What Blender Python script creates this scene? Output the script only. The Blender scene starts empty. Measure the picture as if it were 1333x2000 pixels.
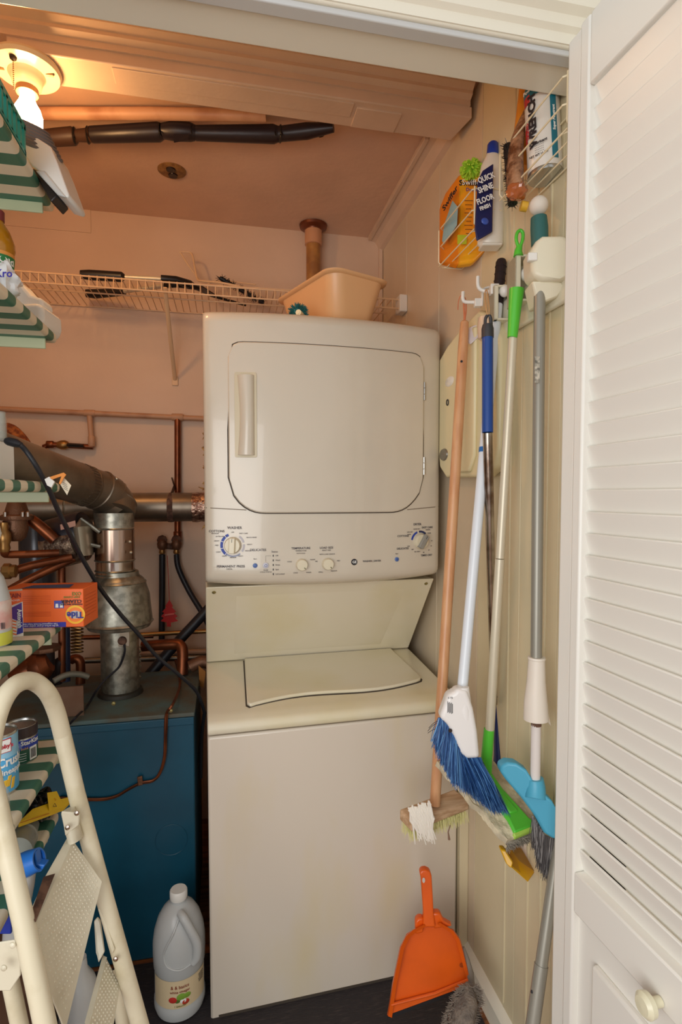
import bpy, bmesh, math, random
from mathutils import Vector, Matrix
R = math.radians
SC = bpy.context.scene
COL = SC.collection
# ---------------------------------------------------------------- camera, world, lights, exposure
CAM_H, YAW, PITCH, FPX, CX, CY = 1.34, R(11.8), R(2.6), 1080.0, 666.5, 1016.0
FW = Vector((math.sin(YAW)*math.cos(PITCH), math.cos(YAW)*math.cos(PITCH), -math.sin(PITCH)))
RT = Vector((math.cos(YAW), -math.sin(YAW), 0.0))
UP = RT.cross(FW)
CAMP = Vector((0, 0, CAM_H))
cd = bpy.data.cameras.new('camera'); cam = bpy.data.objects.new('camera', cd); COL.objects.link(cam)
cam.matrix_world = Matrix.Translation(CAMP) @ Matrix((RT, UP, -FW)).transposed().to_4x4()
cd.sensor_fit = 'VERTICAL'; cd.sensor_height = 36; cd.lens = FPX/2000*36; cd.shift_y = 16/2000; cd.clip_start = .02
SC.camera = cam
wd = bpy.data.worlds.new('world'); SC.world = wd; wd.use_nodes = True
wd.node_tree.nodes['Background'].inputs[0].default_value = (1.0, 1.0, 1.0, 1)
wd.node_tree.nodes['Background'].inputs[1].default_value = .74
def area(name, loc, target, size, power, color):
    l = bpy.data.lights.new(name, 'AREA'); l.shape = 'RECTANGLE'; l.size, l.size_y = size; l.energy = power; l.color = color
    o = bpy.data.objects.new(name, l); COL.objects.link(o); o.location = loc
    o.rotation_euler = (Vector(target)-Vector(loc)).to_track_quat('-Z', 'Y').to_euler(); return o
area('front_fill', (-.8, -.75, 1.2), (.4, 1.3, .7), (1.3, 1.3), 23, (1.0, .995, .985))  # added soft fill from the camera side, no window stands there
SC.view_settings.view_transform = 'Standard'; SC.view_settings.look = 'None'
SC.view_settings.exposure = 0.0; SC.view_settings.gamma = 1.0; SC.view_settings.use_curve_mapping = False
BULB_POWER = 96.0    # radiance of the lit bulb glass

# ---------------------------------------------------------------- helpers
def at(px, py, d): return CAMP + (FW + RT*((px-CX)/FPX) - UP*((py-CY)/FPX))*d
def pl(px, py, ax, v):
    r = FW + RT*((px-CX)/FPX) - UP*((py-CY)/FPX)
    return CAMP + r*((v-CAMP[ax])/r[ax])
def lin(c):
    c /= 255.0
    return c/12.92 if c <= .04045 else ((c+.055)/1.055)**2.4
MATS = {}
def M(name, rgb, rough=.5, metal=0, noise=0, scale=12, bump=0, rgb2=None, lo=.4, hi=.6, emit=0, alpha=1, trans=0, bscale=None, coat=0, stretch=None):
    if name in MATS: return MATS[name]
    m = bpy.data.materials.new(name); m.use_nodes = True; nt = m.node_tree; b = nt.nodes['Principled BSDF']
    c = (lin(rgb[0]), lin(rgb[1]), lin(rgb[2]), 1)
    b.inputs['Base Color'].default_value = c; b.inputs['Roughness'].default_value = rough; b.inputs['Metallic'].default_value = metal
    b.inputs['Coat Weight'].default_value = coat
    if trans: b.inputs['Transmission Weight'].default_value = trans; b.inputs['IOR'].default_value = 1.3
    if alpha < 1: b.inputs['Alpha'].default_value = alpha
    tc = nt.nodes.new('ShaderNodeTexCoord'); src = tc.outputs['Object']
    if stretch:
        mp = nt.nodes.new('ShaderNodeMapping'); mp.inputs['Scale'].default_value = stretch; nt.links.new(src, mp.inputs[0]); src = mp.outputs[0]
    if noise or rgb2:
        n = nt.nodes.new('ShaderNodeTexNoise'); n.inputs['Scale'].default_value = scale; n.inputs['Detail'].default_value = 5
        nt.links.new(src, n.inputs['Vector'])
        r = nt.nodes.new('ShaderNodeValToRGB'); r.color_ramp.elements[0].position = lo; r.color_ramp.elements[1].position = hi
        c2 = (lin(rgb2[0]), lin(rgb2[1]), lin(rgb2[2]), 1) if rgb2 else (c[0]*(1-noise), c[1]*(1-noise), c[2]*(1-noise), 1)
        r.color_ramp.elements[0].color = c; r.color_ramp.elements[1].color = c2
        nt.links.new(n.outputs[0], r.inputs[0]); nt.links.new(r.outputs[0], b.inputs['Base Color'])
    if bump:
        n2 = nt.nodes.new('ShaderNodeTexNoise'); n2.inputs['Scale'].default_value = bscale or scale*3; n2.inputs['Detail'].default_value = 3
        nt.links.new(src, n2.inputs['Vector'])
        bp = nt.nodes.new('ShaderNodeBump'); bp.inputs['Strength'].default_value = bump; bp.inputs['Distance'].default_value = .004
        nt.links.new(n2.outputs[0], bp.inputs['Height']); nt.links.new(bp.outputs[0], b.inputs['Normal'])
    if emit:
        b.inputs['Emission Color'].default_value = c; b.inputs['Emission Strength'].default_value = emit
    MATS[name] = m; return m

def basis(d):
    d = Vector(d).normalized(); a = Vector((0, 0, 1)) if abs(d.z) < .9 else Vector((1, 0, 0))
    u = a.cross(d).normalized(); return u, d.cross(u).normalized(), d
class G:
    def __init__(s, tf=None): s.v = []; s.f = []; s.tf = tf; s.mi = []
    def add(s, vs, fs, mi=0):
        o = len(s.v); s.v += [Vector(p) for p in vs]; s.f += [tuple(i+o for i in f) for f in fs]; s.mi += [mi]*len(fs); return s
    def box(s, x0, x1, y0, y1, z0, z1, mi=0):
        return s.add([(x, y, z) for z in (z0, z1) for y in (y0, y1) for x in (x0, x1)],
                     [(0, 2, 3, 1), (4, 5, 7, 6), (0, 1, 5, 4), (2, 6, 7, 3), (0, 4, 6, 2), (1, 3, 7, 5)], mi)
    def obox(s, c, ax, ay, az, mi=0):          # centre and three half vectors
        c, ax, ay, az = map(Vector, (c, ax, ay, az))
        return s.add([c+ax*i+ay*j+az*k for k in (-1, 1) for j in (-1, 1) for i in (-1, 1)],
                     [(0, 2, 3, 1), (4, 5, 7, 6), (0, 1, 5, 4), (2, 6, 7, 3), (0, 4, 6, 2), (1, 3, 7, 5)], mi)
    def tube(s, pts, r, n=10, smooth=0, closed=False, flat=1.0, mi=0):
        pts = [Vector(p) for p in pts]
        if smooth:
            q = []; P = pts; L = len(P)
            rr = r if isinstance(r, (list, tuple)) else None; rq = []
            for i in range(L-1):
                p0 = P[max(i-1, 0)]; p1 = P[i]; p2 = P[i+1]; p3 = P[min(i+2, L-1)]
                for k in range(smooth):
                    t = k/smooth
                    q.append(.5*((2*p1)+(p2-p0)*t+(2*p0-5*p1+4*p2-p3)*t*t+(3*p1-p0-3*p2+p3)*t**3))
                    if rr: rq.append(rr[i]*(1-t)+rr[i+1]*t)
            q.append(P[-1]); pts = q
            if rr: rq.append(rr[-1]); r = rq
        N = len(pts); rs = r if isinstance(r, (list, tuple)) else [r]*N
        vs = []; u = None
        for i, p in enumerate(pts):
            if closed: d = pts[(i+1) % N]-pts[i-1]
            else: d = pts[min(i+1, N-1)]-pts[max(i-1, 0)]
            if d.length < 1e-9: d = Vector((0, 0, 1))
            d.normalize()
            if u is None: u, w, _ = basis(d)
            else:
                u = u - d*u.dot(d)
                if u.length < 1e-6: u = basis(d)[0]
                u.normalize(); w = d.cross(u)
            for k in range(n):
                a = 2*math.pi*k/n; vs.append(p + u*(math.cos(a)*rs[i]) + w*(math.sin(a)*rs[i]*flat))
        fs = []
        for i in range(N if closed else N-1):
            j = (i+1) % N
            for k in range(n): fs.append((i*n+k, i*n+(k+1) % n, j*n+(k+1) % n, j*n+k))
        if not closed: fs += [tuple(range(n-1, -1, -1)), tuple((N-1)*n+k for k in range(n))]
        return s.add(vs, fs, mi)
    def lathe(s, prof, base=(0, 0, 0), axis=(0, 0, 1), n=28, sx=1, sy=1, xdir=None, mi=0):   # prof: (radius, height)
        base = Vector(base); u, w, d = basis(axis)
        if xdir is not None:
            u = Vector(xdir); u = (u-d*u.dot(d)).normalized(); w = d.cross(u)
        vs = []; fs = []
        for r, h in prof:
            for k in range(n):
                a = 2*math.pi*k/n; vs.append(base+d*h+u*(math.cos(a)*r*sx)+w*(math.sin(a)*r*sy))
        for i in range(len(prof)-1):
            for k in range(n): fs.append((i*n+k, i*n+(k+1) % n, (i+1)*n+(k+1) % n, (i+1)*n+k))
        if prof[0][0] > 1e-5: fs.append(tuple(range(n-1, -1, -1)))
        if prof[-1][0] > 1e-5: fs.append(tuple((len(prof)-1)*n+k for k in range(n)))
        return s.add(vs, fs, mi)
    def sphere(s, c, r, n=16, sc=(1, 1, 1), mi=0):
        c = Vector(c); vs = []; fs = []; m = max(6, n//2)
        for i in range(m+1):
            t = math.pi*i/m
            for k in range(n):
                a = 2*math.pi*k/n
                vs.append(c+Vector((math.sin(t)*math.cos(a)*r*sc[0], math.sin(t)*math.sin(a)*r*sc[1], -math.cos(t)*r*sc[2])))
        for i in range(m):
            for k in range(n): fs.append((i*n+k, i*n+(k+1) % n, (i+1)*n+(k+1) % n, (i+1)*n+k))
        return s.add(vs, fs, mi)
    def prism(s, pts, thick, mi=0):            # pts: polygon in world coordinates, thick: extrusion vector
        pts = [Vector(p) for p in pts]; t = Vector(thick); n = len(pts)
        fs = [tuple(range(n-1, -1, -1)), tuple(range(n, 2*n))] + [(i, (i+1) % n, (i+1) % n+n, i+n) for i in range(n)]
        return s.add(pts+[p+t for p in pts], fs, mi)
    def grid(s, fn, nu, nv, mi=0):
        vs = [fn(i/nu, j/nv) for j in range(nv+1) for i in range(nu+1)]
        return s.add(vs, [(j*(nu+1)+i, j*(nu+1)+i+1, (j+1)*(nu+1)+i+1, (j+1)*(nu+1)+i) for j in range(nv) for i in range(nu)], mi)
    def shell(s, fn, nu, nv, t, mi=0):         # two sided sheet with thickness vector function or vector
        tv = t if callable(t) else (lambda a, b: Vector(t))
        a = [Vector(fn(i/nu, j/nv)) for j in range(nv+1) for i in range(nu+1)]
        b = [a[j*(nu+1)+i]+tv(i/nu, j/nv) for j in range(nv+1) for i in range(nu+1)]
        n = len(a); w = nu+1
        fs = [(j*w+i, j*w+i+1, (j+1)*w+i+1, (j+1)*w+i) for j in range(nv) for i in range(nu)]
        fs += [tuple(q+n for q in reversed(f)) for f in fs]
        rim = [i for i in range(nu+1)] + [j*w+nu for j in range(1, nv+1)] + [nv*w+i for i in range(nu-1, -1, -1)] + [j*w for j in range(nv-1, 0, -1)]
        for k in range(len(rim)):
            p, q = rim[k], rim[(k+1) % len(rim)]; fs.append((q, p, p+n, q+n))
        return s.add(a+b, fs, mi)

BASE = {}
def obj(name, g, mat, parent=None, local=False, angle=38, bevel=0, seg=2, subsurf=0):
    me = bpy.data.meshes.new(name)
    vs = [g.tf @ v for v in g.v] if g.tf else list(g.v)
    if parent is None:
        xs = [v.x for v in vs]; ys = [v.y for v in vs]; zs = [v.z for v in vs]
        org = Vector(((min(xs)+max(xs))/2, (min(ys)+max(ys))/2, min(zs)))
    elif local: org = Vector((0, 0, 0))
    else: org = BASE.get(parent.name, Vector((0, 0, 0)))
    me.from_pydata([v-org for v in vs], [], g.f)
    for m in (mat if isinstance(mat, (list, tuple)) else [mat]): me.materials.append(m)
    for p, k in zip(me.polygons, g.mi): p.material_index = k; p.use_smooth = True
    bm = bmesh.new(); bm.from_mesh(me); bmesh.ops.recalc_face_normals(bm, faces=bm.faces); bm.to_mesh(me); bm.free()
    me.set_sharp_from_angle(angle=R(angle))
    o = bpy.data.objects.new(name, me); COL.objects.link(o)
    if parent is None: o.location = org; BASE[o.name] = org
    else: o.parent = parent; BASE[o.name] = org
    if bevel:
        b = o.modifiers.new('bevel', 'BEVEL'); b.width = bevel; b.segments = seg; b.limit_method = 'ANGLE'; b.angle_limit = R(40); b.harden_normals = False
    if subsurf:
        b = o.modifiers.new('sub', 'SUBSURF'); b.levels = subsurf; b.render_levels = subsurf
    return o
def tag(o, label, cat, group=None):
    o['label'] = label; o['category'] = cat
    if group: o['group'] = group
    return o
def thing(name, label, cat, loc, rz=0, group=None):
    o = bpy.data.objects.new(name, None); COL.objects.link(o); o.location = loc; o.rotation_euler = (0, 0, rz)
    o.empty_display_size = .05; BASE[o.name] = Vector(loc); return tag(o, label, cat, group)
def struct(o): o['kind'] = 'structure'; return o
def lab(o, l): o['label'] = l; return o
def stuff(o): o['kind'] = 'stuff'; return o
def text(s, size, org, xd, ud, mat, parent, name='lettering', align='CENTER', local=False, depth=.0002, cyl=None, bold=0, squeeze=1, offset=.0012):
    cu = bpy.data.curves.new('t', 'FONT'); cu.body = s; cu.size = size; cu.align_x = align; cu.align_y = 'CENTER'; cu.extrude = depth; cu.resolution_u = 2
    if bold: cu.offset = bold*size
    to = bpy.data.objects.new('t', cu); COL.objects.link(to)
    me = bpy.data.meshes.new_from_object(to.evaluated_get(bpy.context.evaluated_depsgraph_get())) if False else bpy.data.meshes.new_from_object(to)
    bpy.data.objects.remove(to)
    org = Vector(org); xd = Vector(xd).normalized(); ud = Vector(ud); ud = (ud-xd*ud.dot(xd)).normalized(); nd = xd.cross(ud)
    b0 = Vector((0, 0, 0)) if local else BASE.get(parent.name, Vector((0, 0, 0)))
    for v in me.vertices:
        x, y, z = v.co; x *= squeeze
        if cyl:   # cyl = (centre, radius): wrap around the axis ud
            c, r = Vector(cyl[0]), cyl[1]; a = x/r; n0 = nd
            h = (org-c).dot(ud)+y
            v.co = c + ud*h + (n0*math.cos(a)+xd*math.sin(a))*(r+offset+z) - b0
        else: v.co = org + xd*x + ud*y + nd*(z+offset) - b0
    me.materials.append(mat); me.name = name
    o = bpy.data.objects.new(name, me); COL.objects.link(o); o.parent = parent; BASE[o.name] = b0
    return o

# ---------------------------------------------------------------- materials
wallp = M('wall paint warm white', (222, 192, 166), .55, noise=.05, scale=4, bump=.12, bscale=60)
ceilp = M('ceiling paint pinkish cream', (226, 190, 164), .55, noise=.08, scale=5, bump=.25, bscale=40)
trimp = M('trim gloss paint cream', (222, 196, 172), .3, noise=.05, scale=9, bump=.15, bscale=50)
panelp = M('panel paint cream', (224, 210, 174), .38, noise=.06, scale=5, bump=.08, bscale=40)
doorp = M('door paint white', (236, 233, 224), .32, bump=.04, bscale=50)
casep = M('casing paint ivory', (236, 230, 212), .32, bump=.06, bscale=30)
enamel = M('appliance enamel bisque', (212, 201, 182), .22, noise=.06, scale=3, bump=.03, bscale=90, coat=.3)
enamel_old = M('appliance enamel yellowed', (228, 219, 196), .3, rgb2=(220, 208, 168), scale=3.5, lo=.45, hi=.75, coat=.2)
dark = M('black plastic', (24, 22, 24), .4)
dark_gap = M('dark gap shade', (70, 60, 50), .7)  # dark tone standing in for shade in the appliance gaps
white = M('white plastic', (235, 232, 224), .35)
ivory = M('ivory plastic', (222, 214, 190), .4)
galv = M('galvanized steel', (178, 174, 160), .35, metal=.85, rgb2=(140, 138, 126), scale=45, lo=.4, hi=.6, bump=.05)
galv_d = M('dull duct steel', (150, 138, 122), .38, metal=.85, rgb2=(112, 98, 84), scale=8, lo=.35, hi=.7)
steel = M('polished steel', (190, 176, 164), .18, metal=1)
copper = M('aged copper', (150, 84, 50), .38, metal=.8, rgb2=(88, 50, 34), scale=14, lo=.35, hi=.7)
copper_p = M('painted copper pipe', (196, 150, 116), .5, rgb2=(150, 96, 64), scale=9, lo=.5, hi=.8)
bronze = M('bronze casting', (120, 84, 62), .5, metal=.6, bump=.3, bscale=200)
brass = M('brass fitting', (160, 120, 70), .35, metal=.8)
teal = M('boiler blue enamel', (26, 88, 112), .32, rgb2=(22, 76, 98), scale=3, bump=.12, bscale=26)
teal_top = M('dusty boiler top', (84, 108, 108), .7, rgb2=(92, 84, 68), scale=9, lo=.38, hi=.62, bump=.3, bscale=60)
rubber = M('black rubber cord', (30, 30, 36), .45)
foam = M('black foam insulation', (38, 30, 34), .38, bump=.2, bscale=30)
wirem = M('wire coating cream', (226, 190, 150), .4)
wirew = M('wire coating ivory', (236, 222, 186), .4)
ladm = M('ladder enamel cream', (226, 216, 188), .35, rgb2=(200, 186, 150), scale=16, lo=.5, hi=.8)
ladm2 = M('ladder step enamel', (220, 212, 188), .38, rgb2=(196, 186, 160), scale=20, lo=.5, hi=.85)
rust = M('rusty patch', (110, 78, 60), .8, rgb2=(70, 46, 36), scale=60)
blue = M('blue plastic', (22, 70, 170), .3)
navy = M('navy plastic', (16, 34, 96), .35)
green = M('bright green plastic', (92, 204, 62), .32)
orange = M('orange plastic', (232, 96, 20), .32, noise=.08, scale=14)
yellow = M('yellow plastic', (232, 176, 24), .35)
ltblue = M('sky blue plastic', (76, 166, 196), .4)
wood = M('lacquered wood', (218, 166, 120), .35, rgb2=(200, 140, 96), scale=6, stretch=(14, 14, 1.5), lo=.35, hi=.7)
woodr = M('raw wood block', (206, 172, 136), .6, rgb2=(180, 142, 104), scale=10, stretch=(1, 10, 10))
alu = M('champagne aluminium tube', (214, 204, 180), .32, metal=.2)
grey_tube = M('grey painted tube', (150, 146, 134), .35, metal=.3)
paper = M('white paper', (240, 236, 228), .7)
ink = M('grey ink', (84, 80, 84), .6)
inkd = M('dark ink', (34, 32, 38), .5)
inkw = M('white ink', (244, 244, 240), .5)
inkb = M('blue ink', (40, 60, 150), .4)
clearp = M('clear plastic', (226, 232, 230), .15, alpha=.38)
milk = M('translucent milky plastic', (200, 202, 200), .28, alpha=.93)
glassm = M('glass', (200, 204, 196), .05, alpha=.35)

# ================================================================ THE SETTING
XW, YB, ZC, XL = .66, 2.30, 2.42, -.86
struct(obj('floor', G().box(-3, 3, -2.6, 2.5, -.06, 0), M('wood floor', (150, 92, 50), .35, rgb2=(112, 66, 34), scale=5, stretch=(2, 14, 2))))
struct(obj('wall_back', G().box(XL-.1, XW+.1, YB, YB+.08, 0, ZC+.1), wallp))
struct(obj('wall_left', G().box(XL-.08, XL, .88, YB, 0, ZC+.1), wallp))
struct(obj('ceiling', G().box(XL-.1, XW+.1, .9, YB+.05, ZC, ZC+.06), ceilp))
wr = struct(obj('wall_right', G().box(XW+.006, XW+.09, .9, YB, 0, ZC+.1), panelp))
# painted boards of the right wall, joints at the cracks seen in the photograph
ys = [1.004, 1.047, 1.153, 1.2, 1.367, 1.66, 1.98, YB]
for i in range(len(ys)-1):
    obj('panel', G().box(XW, XW+.0065, ys[i]+.0012, ys[i+1]-.0012, .0, ZC), panelp if ys[i] < 1.3 else M('panel paint bulb tint', (224, 206, 178), .38, noise=.06, scale=5, bump=.1, bscale=40), wr, bevel=.001)  # deeper boards carry a pinker tint for the warm bulb light
for y in (1.047, 1.2, 1.098):
    obj('batten', G().box(XW-.003, XW+.002, y-.004, y+.004, .09, ZC-.05), panelp, wr, bevel=.0015)
for (px, py) in ((873, 688), (1063, 665), (840, 552)): pass
# back wall seams, corner bead and board edge
bw = bpy.data.objects['wall_back']
obj('board', G().box(XL, -.491, YB-.004, YB+.001, 2.335, ZC), wallp, bw, bevel=.001)
obj('corner_bead', G().box(XW-.018, XW-.001, YB-.012, YB+.001, .05, ZC-.001), wallp, bw, bevel=.003)
# front wall above the opening, head jamb, casing, track
struct(obj('wall_front', G().box(-1.6, 2.2, .9, 1.0, 2.14, 2.9).box(XW+.005, 2.2, .9, 1.0, 0, 2.14).box(-1.6, XL-.002, .9, 1.0, 0, 2.14), casep))
tr = struct(obj('trim_1', G().box(-1.5, XW+.005, .895, 1.004, 2.117, 2.142), casep, bevel=.003))
mould = G(); prof = [(0, 0), (0, .018), (-.008, .024), (-.010, .040), (-.022, .048), (-.024, .066), (-.014, .072), (-.012, .088), (.02, .092), (.02, 0)]
mould.prism([(-1.5, .8925+a, 2.120+b) for a, b in prof], (2.35, 0, 0))
struct(obj('trim_2', mould, casep, angle=25))
struct(obj('trim_3', G().prism([(-1.5, .9+a, 2.222+b) for a, b in [(0, 0), (-.01, .004), (-.012, .6), (0, .6)]], (2.6, 0, 0)), casep))
tk = struct(obj('trim_4', G().box(-1.4, XW-.03, .900, .925, 2.106, 2.117), M('track grey paint', (206, 206, 204), .3, metal=.2), bevel=.002))
struct(obj('wall_side', G().box(XW+.5, XW+.58, -.6, .9, 0, 2.8), casep))
# right jamb
struct(obj('trim_5', G().box(XW-.001, XW+.006, .9, 1.003, 0, 2.14), panelp, bevel=.002))
# ceiling beam with chamfered end and stepped moulding above it
zb, yb0, yb1 = 2.335, 1.405, 1.505
beam = G()
beam.prism([(-.47, yb0, zb), (XW-.012, yb0, zb), (XW-.03, yb1, zb), (-.47, yb1, zb)], (0, 0, .03))
struct(obj('trim_6', beam, trimp, bevel=.003))
m2 = G().prism([(XL, a, b) for a, b in [(yb0-.006, 2.362), (yb0-.006, 2.375), (yb0-.02, 2.382), (yb0-.02, 2.39), (yb0-.034, 2.40), (yb0-.036, 2.412), (yb0-.05, 2.42), (yb0+.11, 2.42), (yb0+.11, 2.362)]], (XW-XL-.02, 0, 0))
struct(obj('trim_7', m2, trimp, angle=25))
# flat block under the header soffit: patch of bare plaster
pt = obj('plaster_patch', G().prism([pl(681, 100, 2, 2.4195), pl(714, 106, 2, 2.4195), pl(684, 142, 2, 2.4195)], (0, .002, -.002)), M('bare plaster', (226, 214, 200), .8), bpy.data.objects['ceiling'])
# boards seen on the beam face
bo = bpy.data.objects['trim_6']
obj('board', G().box(-.25, .33, yb0+.008, yb0+.06, zb-.003, zb+.001), trimp, bo, bevel=.001)
obj('board', G().box(.34, .46, yb0+.02, yb1-.006, zb-.004, zb+.001), trimp, bo, bevel=.001)
# quarter trim between ceiling and right wall
struct(obj('trim_8', G().prism([(XW+.001, 1.5, ZC), (XW-.05, 1.5, ZC), (XW-.05, 1.5, ZC-.012), (XW-.032, 1.5, ZC-.018), (XW-.016, 1.5, ZC-.045), (XW+.001, 1.5, ZC-.052)], (0, YB-1.5, 0)), trimp, angle=25))
struct(obj('trim_9', G().box(XW-.066, XW-.051, 1.62, 2.29, ZC-.016, ZC+.001), trimp, bevel=.002))
# baseboard
struct(obj('baseboard_right', G().prism([(XW, 1.0, 0), (XW-.016, 1.0, 0), (XW-.016, 1.0, .055), (XW-.009, 1.0, .07), (XW, 1.0, .078)], (0, .42, 0)), casep, angle=25))
# side board beside the washer
struct(obj('trim_10', G().box(XW-.026, XW, 1.405, 1.43, 0, .72), panelp, bevel=.002))

# ---------------------------------------------------------------- louvered door
hx, hy = .571, .872
du = Vector((.044, -.999, 0)).normalized(); dn = Vector((.999, .044, 0))
Ld = .40
def D(u, n, z): return Vector((hx, hy, 0)) + du*u + dn*n + Vector((0, 0, z))
def dbox(g, u0, u1, n0, n1, z0, z1): 
    return g.obox(D((u0+u1)/2, (n0+n1)/2, (z0+z1)/2), du*((u1-u0)/2), dn*((n1-n0)/2), Vector((0, 0, (z1-z0)/2)))
ZT = 2.105
door = thing('door_1', 'x', 'x', D(0, 0, .02)); del door['label']; del door['category']; struct(door)
g = G(); dbox(g, 0, .036, .004, .034, .02, ZT-.002); obj('outer_stile', g, doorp, door, bevel=.004)
g = G(); dbox(g, .0365, .060, 0, .034, .02, ZT); obj('stile', g, doorp, door, bevel=.004)
g = G(); dbox(g, Ld-.06, Ld, 0, .034, .02, ZT); obj('stile', g, doorp, door, bevel=.003)
g = G(); dbox(g, .0605, Ld-.0605, 0.001, .034, 1.993, ZT); obj('top_rail', g, doorp, door, bevel=.003)
g = G(); dbox(g, .0605, Ld-.0605, 0.001, .034, .63, .70); obj('middle_rail', g, doorp, door, bevel=.003)
g = G(); dbox(g, .0605, Ld-.0605, 0.001, .034, .02, .20); obj('bottom_rail', g, doorp, door, bevel=.003)
g = G(); dbox(g, .055, Ld-.055, .013, .026, .19, .64); obj('lower_panel', g, doorp, door)
g = G(); dbox(g, .105, Ld-.095, .002, .016, .235, .575); obj('raised_panel', g, doorp, door, bevel=.005)
NS = 36; sp = (1.993-.70)/NS
me = None
for i in range(NS):
    z = .70+sp*(i+.5)
    if me is None:
        g = G(); tl = R(-15); hv = Vector((0, 0, math.cos(tl)*.0206)) + dn*(math.sin(tl)*.0206); tv = (dn*math.cos(tl) - Vector((0, 0, math.sin(tl))))*.0024
        zz = 0
        g.obox(D(Ld/2, .017, 0)-Vector((0, 0, 0)), du*(Ld/2-.0585), hv, tv)
        so = obj('slat', g, doorp, door, bevel=.0015, seg=2); me = so
        so.location = (0, 0, z)
    else:
        c = me.copy(); c.name = 'slat'; COL.objects.link(c); c.parent = door; c.location = (0, 0, z)
kc = pl(1292, 1996, 0, D(.2, 0, 0).x - .02)
g = G().lathe([(.007, 0), (.007, .012), (.016, .018), (.017, .026), (.012, .031), (0, .032)], D(.245, 0, kc.z), -dn, 20)
lab(obj('knob', g, M('ivory door knob', (226, 220, 190), .25), door), 'round ivory knob')

# ================================================================ WASHER AND DRYER (stacked unit)
W, OD = .68, .135
wdx = thing('stacked_washer_dryer', 'tall bisque stacked washer and dryer standing against the closet wall', 'washer dryer', (-.049, 1.39, 0), R(2.2))
def wobj(name, g, m, **k): return obj(name, g, m, k.pop('parent', wdx), local=True, **k)
g = G().box(0, W, .0, .66, .0, .737); wobj('washer_cabinet', g, M('cabinet enamel', (220, 208, 191), .28, rgb2=(220, 204, 168), scale=2.2, lo=.5, hi=.8, stretch=(3, 3, 1), coat=.2), bevel=.006)
wobj('kick_gap', G().box(.02, W-.02, -.002, .02, .0, .012), dark_gap)  # dark strip painted for the shade under the cabinet front
# deck: sloped top with a rounded front
def deckz(v): return .775 + .035*min(max(v, 0)/.39, 1)
g = G()
pr = [(0, .741), (-.004, .748), (-.004, .757), (0, .766), (.010, .773)] + [(v, deckz(v)) for v in (.05, .2, .39, .62)] + [(.62, .741)]
g.prism([(0, a, b) for a, b in pr], (W, 0, 0)); wobj('washer_deck', g, enamel_old, angle=50, bevel=.003)
# seam shadow strip + lid with wavy front edge
def lidfront(t): return .062 + .052*t + .030*math.sin(max(0, min(1, (t-.28)/.5))*math.pi)*(-1)*0 + .022*math.sin(t*math.pi*2)
pts = []; n = 24
for i in range(n+1):
    t = i/n; u = .105 + (.622-.105)*t; v = .058 + .066*t + .018*math.sin(2*math.pi*t)
    if i == 0: pts += [Vector((.103, v+.012, 0))]
    if i == n: u -= .006
    pts.append(Vector((u+(.006 if i == 0 else 0), v, 0)))
pts += [Vector((.623, .136, 0)), Vector((.612, .378, 0)), Vector((.118, .378, 0))]
zf = lambda p, o: Vector((p.x, p.y, deckz(p.y)+o))
g = G(); N = len(pts); g.v = []
g.add([zf(p, .0005) for p in pts]+[zf(p, .010) for p in pts], [tuple(range(N-1, -1, -1)), tuple(range(N, 2*N))]+[(i, (i+1) % N, (i+1) % N+N, i+N) for i in range(N)])
wobj('washer_lid', g, enamel_old, bevel=.003)
g = G(); ctr = Vector((.36, .22, 0)); P2 = [ctr+(p-ctr)*1.0+(p-ctr).normalized()*.0045 for p in pts]
g.add([zf(p, -.002) for p in P2]+[zf(p, .0012) for p in P2], [tuple(range(N-1, -1, -1)), tuple(range(N, 2*N))]+[(i, (i+1) % N, (i+1) % N+N, i+N) for i in range(N)])
wobj('lid_gap', g, dark_gap)
# sloped service panel (leans back towards its foot), raised field, two screws
A0, A1 = Vector((0, .172, 1.085)), Vector((0, .386, .812))
ad = (A1-A0); an = Vector((0, -ad.z, ad.y)).normalized(); an = -an if an.y > 0 else an
g = G().prism([A0, A1, A1+Vector((0, .2, 0)), A0+Vector((0, .4, 0))], (W, 0, 0)); wobj('service_panel', g, enamel_old, bevel=.004)
cpn = A0+ad*.5+Vector((W*.5, 0, 0))
g = G(); 
g.add([A0+ad*a+Vector((u, 0, 0))+an*h for a, u, h in [(.12, .085, 0), (.12, W-.085, 0), (.9, W-.11, 0), (.9, .085, 0), (.17, .10, .004), (.17, W-.10, .004), (.84, W-.125, .004), (.84, .10, .004)]],
      [(4, 5, 6, 7), (0, 1, 5, 4), (1, 2, 6, 5), (2, 3, 7, 6), (3, 0, 4, 7)])
wobj('raised_field', g, enamel_old, angle=60, bevel=.006, seg=3)
for u in (.022, W-.022):
    g = G().lathe([(.0055, 0), (.0055, .0015), (.003, .0028), (0, .003)], A0+ad*.06+Vector((u, 0, 0)), an, 12); wobj('screw', g, M('old screw', (150, 140, 90), .4, metal=.7))
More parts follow.
